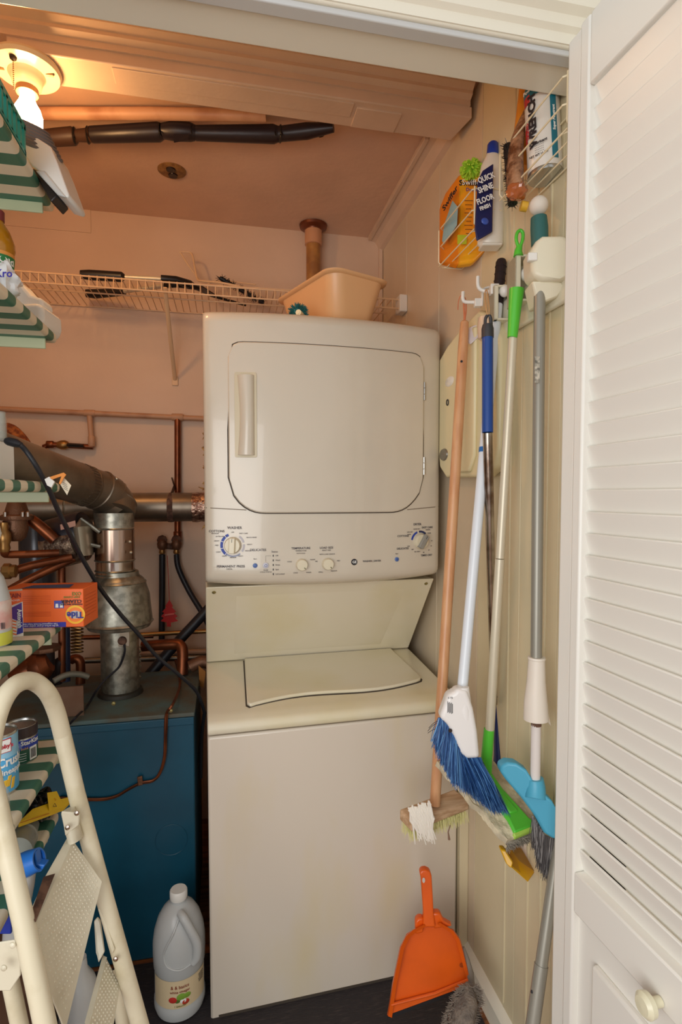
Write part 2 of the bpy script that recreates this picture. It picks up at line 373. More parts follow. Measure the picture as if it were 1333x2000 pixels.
# dryer body with a bowed front
def bow(u): t = (u-W/2)/(W/2); return -.042*(1-abs(t)**2.3)
def dv(u, z):    # front offset of the dryer face
    v = OD + bow(u)
    if z > 1.80: a = (z-1.80)/.03; v += .028*(1-math.sqrt(max(0, 1-min(a, 1)**2)))
    return v
def smile(u): t = (u-W/2)/(W/2); return -.010*(1-t*t)
zs = [1.100, 1.108, 1.118, 1.130, 1.150] + [1.15+(1.795-1.15)*i/14 for i in range(1, 15)] + [1.80, 1.806, 1.812, 1.818, 1.823, 1.827, 1.829]
us = [0, .006, .02]+[.02+(W-.04)*i/26 for i in range(1, 27)]+[W-.006, W]
def face_pt(u, z):
    e = min(u, W-u); ed = .010*(1-math.sqrt(max(0, 1-(1-min(e/.02, 1))**2)))
    v = dv(u, z)+ed
    if z < 1.130: a = (1.130-z)/.03; v += .03*(1-math.sqrt(max(0, 1-min(a, 1)**2)))
    return Vector((u, v, z+(smile(u)*(1.16-z)/.06 if z < 1.16 else 0)))
g = G(); nu = len(us); vs = [face_pt(u, z) for z in zs for u in us]
fs = [(j*nu+i, j*nu+i+1, (j+1)*nu+i+1, (j+1)*nu+i) for j in range(len(zs)-1) for i in range(nu-1)]
nb = len(vs); YB2 = .60
vs += [Vector((p.x, YB2, p.z)) for p in vs]
rim = [i for i in range(nu)]+[j*nu+nu-1 for j in range(1, len(zs))]+[(len(zs)-1)*nu+i for i in range(nu-2, -1, -1)]+[j*nu for j in range(len(zs)-2, 0, -1)]
for k in range(len(rim)): a, b = rim[k], rim[(k+1) % len(rim)]; fs.append((b, a, a+nb, b+nb))
g.add(vs, fs); wobj('dryer_cabinet', g, enamel, angle=50)
wobj('dryer_back', G().box(.003, W-.003, YB2-.002, YB2+.004, 1.10, 1.827), enamel)
# control panel seams: narrow raised strips left and right of the door
for u0, u1 in ((0.002, .108), (.566, W-.002)):
    g = G(); g.grid(lambda a, b: face_pt(u0+(u1-u0)*a, 1.305+.0022*b)+Vector((0, -.0006, (-.006 if u0 < .1 else -.008)*(a if u0 < .1 else 1-a))), 6, 1); wobj('panel_seam', g, M('seam brown', (120, 104, 84), .6))
# dryer door: outline polygon, following the bow
def rounded(poly, rads, n=6):
    out = []; L = len(poly)
    for i, p in enumerate(poly):
        p = Vector(p); a = Vector(poly[i-1]); b = Vector(poly[(i+1) % L]); r = rads[i]
        d1 = (a-p).normalized(); d2 = (b-p).normalized()
        for k in range(n+1):
            t = k/n; q = (p+d1*r)*(1-t)**2 + p*2*t*(1-t) + (p+d2*r)*t*t; out.append(q)
    return out
dpoly = [(.063, 1.744), (.617, 1.744), (.617, 1.355), (.553, 1.292), (.117, 1.292), (.063, 1.350)]
drads = [.04, .04, .04, .04, .04, .04]
def door_mesh(poly2, off0, off1):
    c = Vector((.34, 1.52)); bm = bmesh.new()
    # fill by scan columns so the sheet follows the bow
    g = G(); n = 40; xs = sorted(set([min(p[0] for p in poly2)+(max(p[0] for p in poly2)-min(p[0] for p in poly2))*i/n for i in range(n+1)]))
    def span(x):
        zz = []
        L = len(poly2)
        for i in range(L):
            a, b = poly2[i], poly2[(i+1) % L]
            if (a[0]-x)*(b[0]-x) <= 0 and abs(a[0]-b[0]) > 1e-9:
                t = (x-a[0])/(b[0]-a[0]); zz.append(a[1]+(b[1]-a[1])*t)
        return (min(zz), max(zz)) if zz else (c.y, c.y)
    cols = []
    for x in xs:
        x2 = min(max(x, xs[0]+1e-4), xs[-1]-1e-4); lo, hi = span(x2); cols.append((x, lo, hi))
    nz = 12; F = []; Bk = []
    for x, lo, hi in cols:
        for k in range(nz+1):
            z = lo+(hi-lo)*k/nz
            F.append(Vector((x, dv(x, z)+off1, z))); Bk.append(Vector((x, dv(x, z)+off0, z)))
    nc = len(cols); w = nz+1; nF = len(F)
    fs = [(i*w+k, (i+1)*w+k, (i+1)*w+k+1, i*w+k+1) for i in range(nc-1) for k in range(nz)]
    rim = [i*w for i in range(nc)]+[(nc-1)*w+k for k in range(1, w)]+[i*w+nz for i in range(nc-2, -1, -1)]+[k for k in range(nz-1, 0, -1)]
    for k in range(len(rim)): a, b = rim[k], rim[(k+1) % len(rim)]; fs.append((b, a, a+nF, b+nF))
    g.add(F+Bk, fs); return g
pin = rounded(dpoly, drads)
cen = Vector((.34, 1.52)); pout = [p+(p-cen).normalized()*.0035 for p in pin]
wobj('door_gap', door_mesh(pout, .003, -.0012), dark_gap)  # dark outline sheet for the shade around the dryer door
dd = wobj('dryer_door', door_mesh(pin, .002, -.007), enamel, bevel=.003)
# handle: recess frame and grip
def gp(u, z, o=0): return Vector((u, dv(u, z)+o, z))
g = G(); u0, u1, z0, z1 = .079, .136, 1.440, 1.664
rim_ = rounded([(u0, z1), (u1, z1), (u1, z0), (u0, z0)], [.006]*4, 3)
g.prism([gp(p[0], p[1], -.0075) for p in rim_], (0, -.002, 0)); hf = wobj('handle_frame', g, M('handle frame bisque', (206, 192, 160), .35), parent=dd)
def grip(a, b):
    u = .086+.044*a; z = 1.446+.210*b; pinch = .0+.006*math.sin(b*math.pi); return gp(.086+pinch*(1-a)+(.044-pinch*(1-a)*0)*a, z, -.0095-.013*math.sin(a*math.pi)**.6)
g = G().shell(grip, 8, 12, (0, .006, 0)); wobj('handle', g, enamel, parent=dd, angle=50)
for z in (1.64, 1.425):
    g = G(); 
    for k in range(3): g.tube([gp(.6195, z-.026+k*.0175, -.005), gp(.6195, z-.026+k*.0175+.016, -.005)], .0035, 8)
    wobj('hinge', g, M('chrome hinge', (170, 166, 160), .25, metal=.8), parent=dd)
# ---- control panel details
def ft(s, size, u, z, m=ink, **k):
    t = (u-W/2)/(W/2); e = 1e-3; n = Vector((1, (bow(u+e)-bow(u-e))/(2*e), 0)).normalized()
    return text(s, size, Vector((u, dv(u, z)-.0002, z)), n, (0, 0, 1), m, wdx, local=True, **k)
def nrm(u): e = 1e-3; s = (bow(u+e)-bow(u-e))/(2*e); return Vector((s, -1, 0)).normalized()
def tan(u): e = 1e-3; s = (bow(u+e)-bow(u-e))/(2*e); return Vector((1, s, 0)).normalized()
def dial(u, z, r, name, m, m2=None, ang=0, grip=True, h=.022):
    c = gp(u, z, 0); nv = nrm(u); tv = tan(u); uv = Vector((0, 0, 1))
    k = wobj(name, G().lathe([(r, -.002), (r, .006), (r*.94, h*.55), (r*.86, h*.7), (r*.3, h*.72), (0, h*.72)], c, nv, 32), m)
    if grip:
        d1 = tv*math.sin(ang)+uv*math.cos(ang); d2 = tv*math.cos(ang)-uv*math.sin(ang)
        g = G().obox(c+nv*(h*.75), d2*(r*.36), d1*(r*.93), nv*(h*.35)); q = obj('grip', g, m2 or m, k, local=True, bevel=.002)
        g = G().obox(c+nv*(h*1.11)+d1*(r*.62), d2*.0006, d1*(r*.2), nv*.0004); obj('pointer', g, inkd, k, local=True)
    else:
        d1 = tv*math.sin(ang)+uv*math.cos(ang); d2 = tv*math.cos(ang)-uv*math.sin(ang)
        g = G().obox(c+nv*(h*.73)+d1*(r*.68), d2*.0012, d1*(r*.16), nv*.0006); obj('pointer', g, M('pointer olive', (120, 116, 84), .5), k, local=True)
    return k
def arc(u, z, r, a0, a1, w, m, name='scale_arc'):
    c = gp(u, z, -.0006); tv = tan(u); uv = Vector((0, 0, 1)); n = 16; g = G(); vs = []
    for i in range(n+1):
        a = R(a0+(a1-a0)*i/n); d = tv*math.sin(a)+uv*math.cos(a); vs += [c+d*(r-w), c+d*(r+w)]
    g.add(vs, [(2*i, 2*i+1, 2*i+3, 2*i+2) for i in range(n)]); return wobj(name, g, m)
knobm = M('knob bisque', (222, 212, 184), .3)
dial(.072, 1.205, .0225, 'washer_dial', knobm, ang=R(3))
arcb, arcg = M('arc blue', (38, 66, 160), .5), M('arc grey', (186, 182, 188), .5)
arc(.072, 1.205, .0305, -145, -22, .0035, arcb); arc(.072, 1.205, .0295, 35, 75, .0025, arcg); arc(.072, 1.205, .0295, 85, 125, .0025, arcg); arc(.072, 1.205, .0295, 140, 215, .002, M('arc slate', (150, 156, 180), .5))
for a in (-140, -105, -70, -40): 
    c = gp(.072, 1.205, -.0012); d = tan(.072)*math.sin(R(a))+Vector((0, 0, 1))*math.cos(R(a)); q = tan(.072)*math.cos(R(a))-Vector((0, 0, 1))*math.sin(R(a))
    wobj('scale_tick', G().obox(c+d*.0305, q*.0007, d*.0038, nrm(.072)*.0003), inkw)
dial(.610, 1.205, .0225, 'dryer_dial', knobm, M('grip grey', (150, 148, 140), .4), ang=R(32))
arc(.610, 1.205, .0285, -80, -20, .003, arcb); arc(.610, 1.205, .0285, -8, 42, .003, M('arc navy', (40, 50, 90), .5)); arc(.610, 1.205, .0285, 55, 110, .0022, M('arc tan', (206, 196, 170), .5))
dial(.255, 1.150, .0165, 'temperature_knob', knobm, ang=R(140), grip=False)
dial(.327, 1.150, .0165, 'load_size_knob', knobm, ang=R(140), grip=False)
for u, z, m, r in ((.130, 1.150, M('button blue', (90, 120, 176), .35), .0062), (.533, 1.156, M('button blue', (90, 120, 176), .35), .0062), (.158, 1.150, M('button grey', (196, 196, 204), .35), .008)):
    b = wobj('push_button', G().lathe([(r, -.001), (r, .003), (r*.7, .0042), (0, .004)], gp(u, z), nrm(u), 20), m)
    obj('button_mark', G().tube([gp(u, z, -.0046)+tan(u)*math.sin(a*1.0472)*r*.45+Vector((0, 0, 1))*math.cos(a*1.0472)*r*.45 for a in range(6)], .0005, 5, closed=True), inkb, b, local=True)
wobj('logo_disc', G().lathe([(.009, -.001), (.009, .0008), (0, .0009)], gp(.404, 1.153), nrm(.404), 24), inkd)
ft('GE', .010, .404, 1.153, inkw, bold=.02, offset=.002)
for s, size, u, z in (('WASHER', .0105, .077, 1.252), ('COTTONS', .0095, .030, 1.243), ('DELICATES', .0095, .138, 1.192), ('PERMANENT PRESS', .0095, .066, 1.148),
                      ('TEMPERATURE', .0085, .253, 1.195), ('LOAD SIZE', .0085, .324, 1.195), ('WASHER | DRYER', .0075, .456, 1.154),
                      ('DRYER', .0095, .600, 1.255), ('EASY CARE', .0085, .634, 1.245), ('COTTONS', .0085, .553, 1.222), ('DELICATES', .0085, .552, 1.186), ('TIMED DRY', .0085, .632, 1.163)):
    ft(s, size*.93, u, z, ink, bold=.012)
small = [('EXTRA HEAVY', .042, 1.229), ('HEAVY', .030, 1.217), ('MED', .030, 1.205), ('LIGHT', .034, 1.187), ('OFF', .072, 1.240), ('EASY CARE', .100, 1.237), ('QUICK RINSE', .121, 1.226),
         ('HEAVY', .116, 1.207), ('MEDIUM', .112, 1.190), ('LIGHT', .050, 1.176), ('MEDIUM', .072, 1.172), ('HEAVY', .092, 1.176),
         ('Start', .130, 1.168), ('Start', .533, 1.172), ('PAUSE', .158, 1.137), ('CYCLE STATUS', .158, 1.132), ('HOT/COLD', .253, 1.181), ('WITH LOAD SENSOR', .326, 1.177),
         ('COLD', .222, 1.159), ('WARM', .285, 1.163), ('COLD', .238, 1.128), ('WARM', .274, 1.128), ('MD', .296, 1.158), ('MED', .358, 1.158), ('SMALL', .308, 1.128), ('MEDIUM', .345, 1.130),
         ('TEMPERATURE', .253, 1.188), ('SELECT SIZE', .324, 1.188), ('REGULAR', .026, 1.237), ('CASUAL', .062, 1.141), ('MORE DRY', .598, 1.241), ('LESS DRY', .575, 1.233), ('DAMP', .572, 1.226), ('SENSOR', .636, 1.238),
         ('MORE', .641, 1.228), ('LESS', .571, 1.192), ('OFF', .584, 1.182), ('20', .650, 1.205), ('40', .648, 1.190), ('60', .640, 1.178), ('80', .622, 1.172), ('NO HEAT', .600, 1.175)]
for s, u, z in small: ft(s, .0046, u, z, ink)
ft('Status', .007, .182, 1.187, ink)
for i, s in enumerate(('Off', 'Wash', 'Rinse', 'Spin', 'Lid Locked')):
    z = 1.176-.0125*i
    wobj('status_lamp', G().obox(gp(.178, z, -.0008), Vector((.0011, 0, 0)), Vector((0, .0006, 0)), Vector((0, 0, .0026))), inkd)
    ft(s, .0055, .184, z, ink, align='LEFT')
wobj('scale_line', G().tube([gp(.158, 1.160, -.0006), gp(.158, 1.176, -.0006), gp(.172, 1.176, -.0006)], .0003, 5), ink)

# ================================================================ BOILER
bx0, bx1, by0, by1, bz = -.70, -.095, 1.62, 2.03, .715
bo = thing('boiler', 'blue enamelled metal boiler cabinet standing left of the washer', 'boiler', (bx0/2+bx1/2, by0, 0))
obj('cabinet', G().box(bx0, bx1, by0, by1, 0, bz-.012), teal, bo, bevel=.004)
obj('top_plate', G().box(bx0-.002, bx1+.002, by0-.003, by1, bz-.012, bz), teal_top, bo, bevel=.003)
obj('front_lip', G().box(bx0, bx1, by0-.006, by0, bz-.034, bz-.012), teal, bo, bevel=.002)
kp = pl(335, 1640, 1, by0)
obj('knockout', G().tube([kp+Vector((math.sin(a/24*2*math.pi)*.045, -.001, math.cos(a/24*2*math.pi)*.045)) for a in range(24)], .0009, 6, closed=True), teal, bo)
for px, py in ((334, 1388), (222, 1374)): obj('screw', G().lathe([(.006, 0), (.005, .003), (0, .004)], pl(px, py, 1, by0-.006), (0, -1, 0), 12), M('old screw', (150, 140, 90), .4, metal=.7), bo)
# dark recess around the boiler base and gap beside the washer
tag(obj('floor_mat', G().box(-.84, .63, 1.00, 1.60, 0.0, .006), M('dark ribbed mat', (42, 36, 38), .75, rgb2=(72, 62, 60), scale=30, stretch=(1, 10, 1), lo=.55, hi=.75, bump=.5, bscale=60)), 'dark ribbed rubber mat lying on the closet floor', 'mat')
# thin copper wire clipped to the boiler
w = [(345, 1300, 0), (352, 1335, 0), (338, 1375, 1), (325, 1395, 1), (323, 1440, 1), (321, 1480, 1), (312, 1510, 1), (298, 1525, 1), (274, 1530, 1), (250, 1542, 1), (225, 1556, 1), (190, 1562, 1), (115, 1559, 1)]
wp = [pl(a, b, 2, bz+.006) if c == 0 else pl(a, b, 1, by0-.006) for a, b, c in w]; wp[0] = pl(343, 1290, 2, bz+.03)
t = tag(obj('copper_wire', G().tube(wp, .0042, 8, smooth=5).tube([p+Vector((.003, -.004, .004)) for p in wp[3:]], .003, 6, smooth=5), copper), 'thin double copper tube clipped across the blue boiler front', 'tube')
obj('clip', G().obox(pl(274, 1525, 1, by0-.010), (.007, 0, .001), (0, .003, 0), (-.001, 0, .013)), bronze, t, bevel=.002)

# ---- flue pipe with draft hood
fl = thing('flue_pipe', 'galvanized flue pipe with bell shaped draft hood rising from the boiler', 'flue', pl(235, 1362, 2, bz))
fb = BASE[fl.name]; fb = pl(236, 1353, 2, bz+.001); fd = (fb-CAMP).dot(FW)
def fz(py): return at(236, py, fd).z
r0 = 35/FPX*fd
obj('lower_pipe', G().lathe([(r0, 0), (r0, fz(1225)-fb.z)], fb, n=36), galv, fl)
obj('collar', G().lathe([(r0*1.2, 0), (r0*1.15, .01), (r0, .014)], fb, n=36), M('collar dark', (60, 58, 52), .6, metal=.5), fl)
rh = 61/FPX*fd
obj('draft_hood', G().lathe([(rh*.93, fz(1222)), (rh*1.0, fz(1213)), (rh*1.0, fz(1207)), (rh*.93, fz(1160)), (rh*.80, fz(1133)), (rh*.74, fz(1128)), (rh*.62, fz(1122)), (rh*.60, fz(1114))], (fb.x, fb.y, 0), n=40), galv, fl)
obj('hood_rim', G().lathe([(rh*1.0, -.004), (rh*1.04, 0), (rh*1.0, .005)], (fb.x, fb.y, fz(1213)), n=40), galv, fl)
obj('hood_band', G().lathe([(rh*.80, -.004), (rh*.84, 0), (rh*.80, .004)], (fb.x, fb.y, fz(1135)), n=40), galv, fl)
px_ = 36/FPX*fd; ux_ = (230-236)/FPX*fd
cx2 = Vector((fb.x+ux_*math.cos(YAW), fb.y, 0))
def seg(name, y0, y1, r, m, cx=cx2): return obj(name, G().lathe([(r, fz(y0)), (r, fz(y1))], cx, n=36), m, fl)
seg('upper_pipe', 1122, 1080, px_*.97, steel); seg('damper_section', 1092, 1030, px_*1.0, M('brushed damper steel', (170, 146, 130), .22, metal=1)); seg('upper_pipe', 1030, 1001, px_*1.0, galv)
for y in (1092, 1112, 1031, 1119): obj('pipe_bead', G().lathe([(px_, -.003), (px_*1.045, 0), (px_, .003)], (cx2.x, cx2.y, fz(y)), n=36), galv, fl)
# adjustable elbow, sections with beads
e0 = Vector((cx2.x, cx2.y, fz(985))); e1 = at(222, 955, fd-.02); e2 = at(200, 940, fd-.05); e3 = at(178, 935, fd-.10)
ends = at(-40, 872, fd-.50)
e0 = Vector((cx2.x, cx2.y, fz(1003)))
pts_ = [e0, at(226, 984, fd-.005), at(213, 968, fd-.025), at(193, 957, fd-.06), at(170, 950, fd-.10)]
for i in range(4):
    rr = px_*(1.05 if i % 2 == 0 else 1.02)
    d = (pts_[i+1]-pts_[i]).normalized()
    obj('elbow_gore', G().tube([pts_[i]-d*.004, pts_[i+1]+d*.006], [rr, rr], 36), galv_d, fl)
    obj('pipe_bead', G().lathe([(rr, -.002), (rr*1.04, .001), (rr, .004)], pts_[i+1], d, n=36), galv_d, fl)
dd2 = (at(10, 896, fd-.42)-pts_[-1]).normalized()
obj('sloping_pipe', G().tube([pts_[-1], pts_[-1]+dd2*.75], px_*1.02, 36), galv_d, fl)
g = G()
for k in range(36):
    a = k/36*2*math.pi; u, w_, d = basis(dd2); o = u*math.cos(a)+w_*math.sin(a); p = pts_[-1]+dd2*.02
    g.tube([p+o*px_*1.02, p+dd2*.03+o*px_*1.02], .0018, 5)
obj('crimped_end', g, galv_d, fl)
for a in ((201, 1080), (256, 1079), (203, 1031), (254, 1058), (228, 935)): obj('screw', G().sphere(at(a[0], a[1], fd-px_*1.02), .005, 10), M('screw', (200, 190, 170), .3, metal=.8), fl)
g = G().obox(at(240, 1246, fd-r0*1.03), RT*.021, UP*.026, FW*.003); jb = obj('spill_switch', g, M('dusty metal', (176, 160, 140), .5, metal=.4), fl, bevel=.002)
obj('switch_button', G().lathe([(.014, 0), (.012, .01), (0, .012)], at(240, 1251, fd-r0*1.05), -FW, 16), rust, fl)
obj('switch_bracket', G().obox(at(241, 1224, fd-r0*1.05), RT*.008, UP*.008, FW*.005), rust, fl)
obj('warning_lettering', G().add([], []), inkd, fl) if False else None
for i, s in enumerate(('DO NOT', 'REMOVE', 'HOOD')): text(s, .012, at(250, 1165+i*9, fd), RT, UP, ink, fl, cyl=((fb.x, fb.y, 0), rh*.93), bold=.01)
wp = [at(240, 1254, fd-r0*1.12), at(243, 1272, fd-r0*1.2), at(232, 1302, fd-r0*1.1), at(210, 1322, fd-r0*1.3), at(190, 1345, fd-r0*1.7), pl(170, 1378, 2, bz+.004), pl(150, 1398, 1, by0-.012), pl(134, 1415, 1, by0-.012)]
tag(obj('switch_cord', G().tube(wp, .0022, 6, smooth=6).tube([p+RT*.003 for p in wp], .0022, 6, smooth=6), rubber), 'thin black twin wire hanging from the switch on the flue', 'cord')

# ---- vent damper motor
dm = thing('vent_damper', 'black and silver vent damper motor box beside the flue pipe', 'damper', at(150, 1090, fd-.05))
c = at(140, 1048, fd-.05)
obj('motor_case', G().lathe([(.0, -.06), (.066, -.058), (.070, -.045), (.070, .045), (.066, .058), (0, .06)], at(134, 1050, fd-.05), RT*.9+UP*.25, 28), [M('case black', (30, 30, 40), .4)], dm)
obj('case_band', G().lathe([(.071, -.048), (.073, -.02), (.073, .02), (.071, .048)], at(130, 1066, fd-.055), RT*.9+UP*.25, 28, sy=.85), M('foil crumpled', (150, 130, 110), .4, metal=.7, rgb2=(90, 70, 60), scale=60, bump=.6), dm)
obj('end_plate', G().tube([at(158, 1012, fd-.08), at(162, 1030, fd-.08), at(168, 1085, fd-.08)], [.006, .06, .05], 20, flat=.4), M('plate grey', (160, 152, 134), .4, metal=.6), dm)
for a, b in (((158, 1013), (195, 1040)), ((170, 1062), (196, 1068))): obj('bracket_arm', G().tube([at(*a, fd-.09), at(*b, fd-.08)], .006, 8), galv, dm)
obj('case_label', G().obox(at(133, 1026, fd-.122), RT*.022+UP*.006, UP*.008-RT*.001, FW*.001), M('label pink', (200, 150, 130), .6), dm)

# ---- horizontal dryer duct
dk = thing('vent_duct', 'horizontal steel vent duct running to the dryer back', 'duct', pl(330, 1015, 1, 2.12))
yk = 2.12; k0 = pl(60, 992, 1, yk); k1 = pl(402, 990, 1, yk); rk = .053
obj('duct_pipe', G().tube([k0, k1], rk, 32), galv_d, dk)
obj('foil_tape', G().tube([pl(376, 991, 1, yk), pl(384, 991, 1, yk), pl(392, 990, 1, yk), pl(402, 990, 1, yk)], [rk*1.03, rk*1.05, rk*1.02, rk*1.06], 32), M('crinkled foil tape', (190, 160, 140), .3, metal=.9, rgb2=(120, 84, 70), scale=70, bump=1, bscale=90), dk)
obj('duct_bead', G().lathe([(rk, -.004), (rk*1.04, 0), (rk, .004)], k0+Vector((.12, 0, 0)), k1-k0, 32), galv, dk)
g = G().tube([pl(336, 934, 1, YB-.01), pl(341, 950, 1, YB-.02), pl(335, 966, 1, yk-.01)], .011, 8, flat=.25)
hs = obj('hanger_strap', g, rust, dk); obj('strap_band', G().lathe([(rk*1.01, -.010), (rk*1.03, 0), (rk*1.01, .010)], pl(334, 991, 1, yk), k1-k0, 32), rust, dk)

# ---- insulation shreds behind dryer
g = G(); random.seed(3)
for i in range(14):
    p = pl(396+random.random()*8, 845+i*14, 1, 2.0); q = p+Vector((random.uniform(-.02, .01), 0, random.uniform(-.05, .02))); g.tube([p, (p+q)/2+Vector((.006, 0, 0)), q], [.006, .004, .001], 6)
tag(obj('duct_wrap', g, M('yellow insulation', (206, 160, 96), .9, rgb2=(120, 80, 50), scale=40)), 'torn yellow insulation wrap poking out behind the dryer', 'insulation')

# ================================================================ PIPES ON THE BACK WALL
def pipe(name, label, pts, r, m=copper, cat='pipe', smooth=0, n=12, fittings=()):
    o = thing(name, label, cat, min(pts, key=lambda p: p.z)); obj('tube', G().tube(pts, r, n, smooth=smooth), m, o)
    for p, d, rr, hh in fittings: obj('fitting', G().tube([p-d*hh, p-d*hh*.85, p+d*hh*.85, p+d*hh], [rr*.9, rr, rr, rr*.9], 14), m, o)
    return o
X, Z = Vector((1, 0, 0)), Vector((0, 0, 1)); yp = YB-.025
pipe('wall_pipe', 'long pinkish painted copper pipe running level along the back wall', [pl(-60, 796, 1, yp), pl(175, 807, 1, yp), pl(420, 819, 1, yp)], .010, copper_p, fittings=[(pl(175, 807, 1, yp), X, .013, .02), (pl(347, 815, 1, yp), X, .014, .022)])
pipe('drop_pipe', 'short painted pipe dropping from wall pipe to the lever valve', [pl(175, 812, 1, yp), pl(178, 850, 1, yp), pl(180, 872, 1, yp)], .010, copper_p, fittings=[(pl(179, 862, 1, yp), Z, .013, .02)])
vp = pipe('valve_pipe', 'copper pipe with brass valve and black lever left of the drop pipe', [pl(182, 873, 1, yp), pl(150, 871, 1, yp), pl(100, 868, 1, yp), pl(87, 872, 1, yp), pl(86, 885, 1, yp), pl(87, 1010, 1, yp)], .010, fittings=[(pl(98, 868, 1, yp), X, .014, .012), (pl(86, 1000, 1, yp), Z, .014, .02)])
obj('valve_body', G().tube([pl(112, 869, 1, yp), pl(120, 869, 1, yp), pl(128, 869, 1, yp), pl(134, 869, 1, yp)], [.012, .018, .018, .012], 16), brass, vp)
obj('valve_lever', G().tube([pl(132, 869, 1, yp-.018), pl(148, 870, 1, yp-.02), pl(163, 871, 1, yp-.02)], [.010, .012, .010], 10, flat=.6), dark, vp, bevel=0)
pv = pipe('riser_pipe', 'vertical dark copper pipe running down behind the vent duct', [pl(347, 817, 1, yp), pl(347, 1052, 1, yp)], .012, fittings=[(pl(347, 1045, 1, yp), Z, .016, .015)])
def bib(px, name, label):
    o = thing(name, label, 'valve', pl(px, 1085, 1, yp-.02))
    obj('valve_body', G().lathe([(.010, -.025), (.018, -.015), (.020, 0), (.016, .012), (.010, .02)], pl(px, 1062, 1, yp-.02), Z, 16), bronze, o)
    obj('handle', G().lathe([(.018, 0), (.020, .004), (.010, .010), (0, .012)], pl(px, 1055, 1, yp-.02), (0, -1, .3), 8), rust, o)
    obj('outlet', G().lathe([(.010, 0), (.013, .006), (.010, .02)], pl(px, 1082, 1, yp-.02), Z, 12), brass, o)
bib(317, 'hose_valve', 'left of two old bronze hose valves under the vent duct'); bib(345, 'hose_valve', 'right of two old bronze hose valves under the vent duct')
obj('valve_bridge', G().tube([pl(320, 1066, 1, yp), pl(342, 1068, 1, yp)], .012, 10), rust, bpy.data.objects['hose_valve'])
tag(obj('water_hose', G().tube([pl(317, 1083, 1, yp-.02), pl(317, 1140, 1, yp-.02), pl(316, 1260, 1, yp-.02)], .012, 12), rubber), 'straight black rubber hose hanging from the left valve', 'hose')
tag(obj('water_hose', G().tube([pl(345, 1083, 1, yp-.02), pl(349, 1110, 1, yp-.03), pl(370, 1155, 1, yp-.04), pl(400, 1205, 1, yp-.08), pl(415, 1240, 1, yp-.1)], .011, 12, smooth=6), rubber), 'curved black rubber hose hanging from the right valve', 'hose')
tag(obj('drain_hose', G().tube([pl(425, 1170, 1, 2.15), pl(390, 1208, 1, 2.13), pl(340, 1262, 1, 2.10), pl(290, 1320, 1, 2.06)], .019, 14, smooth=5), rubber), 'thick black drain hose sloping down from behind the washer', 'hose')
# red tree air freshener
rt_ = thing('air_freshener', 'red tree shaped paper air freshener hanging on a string', 'air freshener', pl(331, 1225, 1, 2.2))
tree = [(331, 1171), (338, 1184), (336, 1186), (344, 1195), (340, 1197), (347, 1204), (342, 1207), (348, 1213), (334, 1216), (334, 1224), (326, 1224), (326, 1216), (314, 1213), (320, 1207), (315, 1204), (321, 1197), (317, 1195), (325, 1186), (323, 1184)]
obj('tree_card', G().prism([pl(a, b, 1, 2.2) for a, b in tree], (0, .002, 0)), M('red card', (196, 34, 30), .6), rt_)
obj('string', G().tube([pl(331, 1172, 1, 2.2), pl(329, 1125, 1, 2.21), pl(327, 1085, 1, 2.23)], .0012, 5), M('red string', (170, 40, 30), .7), rt_)
obj('card_band', G().obox(pl(331, 1200, 1, 2.197), (.018, 0, .002), (0, .0005, 0), (0, 0, .003)), M('pink print', (226, 120, 110), .6), rt_)
# copper elbow and low pipes behind the boiler
pipe('return_pipe', 'fat copper pipe with elbow turning down behind the boiler top', [pl(278, 1262, 1, 2.02), pl(340, 1258, 1, 2.0), pl(353, 1262, 1, 1.99), pl(357, 1275, 1, 1.98), pl(356, 1318, 1, 1.96)], .019, smooth=4, n=16)
for i, (a, b, r) in enumerate((((270, 1240), (415, 1232), .009), ((275, 1275), (415, 1272), .010), ((165, 1290), (415, 1283), .012), ((160, 1245), (300, 1242), .009))):
    pipe('low_pipe', 'dusty %s horizontal pipe low on the back wall behind the boiler' % ('topmost', 'second', 'third', 'short left')[i], [pl(*a, 1, 2.22), pl(*b, 1, 2.22)], r, (brass, copper_p, galv_d, copper)[i])
pipe('gas_elbow', 'rusty pipe bend beside the washer at boiler top level', [pl(372, 1302, 1, 1.95), pl(395, 1292, 1, 1.95), pl(412, 1296, 1, 1.95)], .022, bronze, smooth=4)
tag(obj('yellow_tag', G().prism([pl(388, 1300, 1, 1.9), pl(402, 1312, 1, 1.9), pl(398, 1345, 1, 1.92), pl(390, 1340, 1, 1.92)], (0, .002, 0)), M('old yellow card', (170, 110, 50), .8)), 'faded yellow tag in the dark gap beside the boiler', 'tag')
tag(obj('coiled_cable', G().tube([pl(272+3*math.cos(k), 1262+k*1.6, 1, 1.9+.005*math.sin(k)) for k in range(0, 42)], .0022, 6), M('spring steel', (170, 160, 140), .4, metal=.6)), 'thin coiled metal spring beside the lower flue pipe', 'cable')

# left side plumbing cluster
yq = 1.80
reg = thing('pressure_regulator', 'bell topped bronze water pressure regulator under the narrow shelf', 'valve', pl(33, 1050, 1, 1.7))
obj('bonnet', G().lathe([(.034, 0), (.028, .02), (.019, .05), (.012, .056), (.012, .068), (0, .07)], pl(33, 1008, 1, 1.7), Z, 24), bronze, reg)
obj('flange', G().lathe([(.040, -.008), (.042, -.004), (.042, .004), (.036, .008)], pl(33, 1010, 1, 1.7), Z, 10), bronze, reg)
obj('valve_body', G().lathe([(.014, -.07), (.026, -.06), (.032, -.035), (.03, -.01), (.03, 0)], pl(30, 1008, 1, 1.7), Z, 24), bronze, reg)
for a in (10, 44, 54): obj('bolt', G().lathe([(.005, 0), (.005, .012), (.003, .014), (0, .015)], pl(a, 1009, 1, 1.665), Z, 8), steel, reg)
obj('side_port', G().tube([pl(8, 1030, 1, 1.68), pl(26, 1026, 1, 1.69)], [.018, .018], 14), bronze, reg)
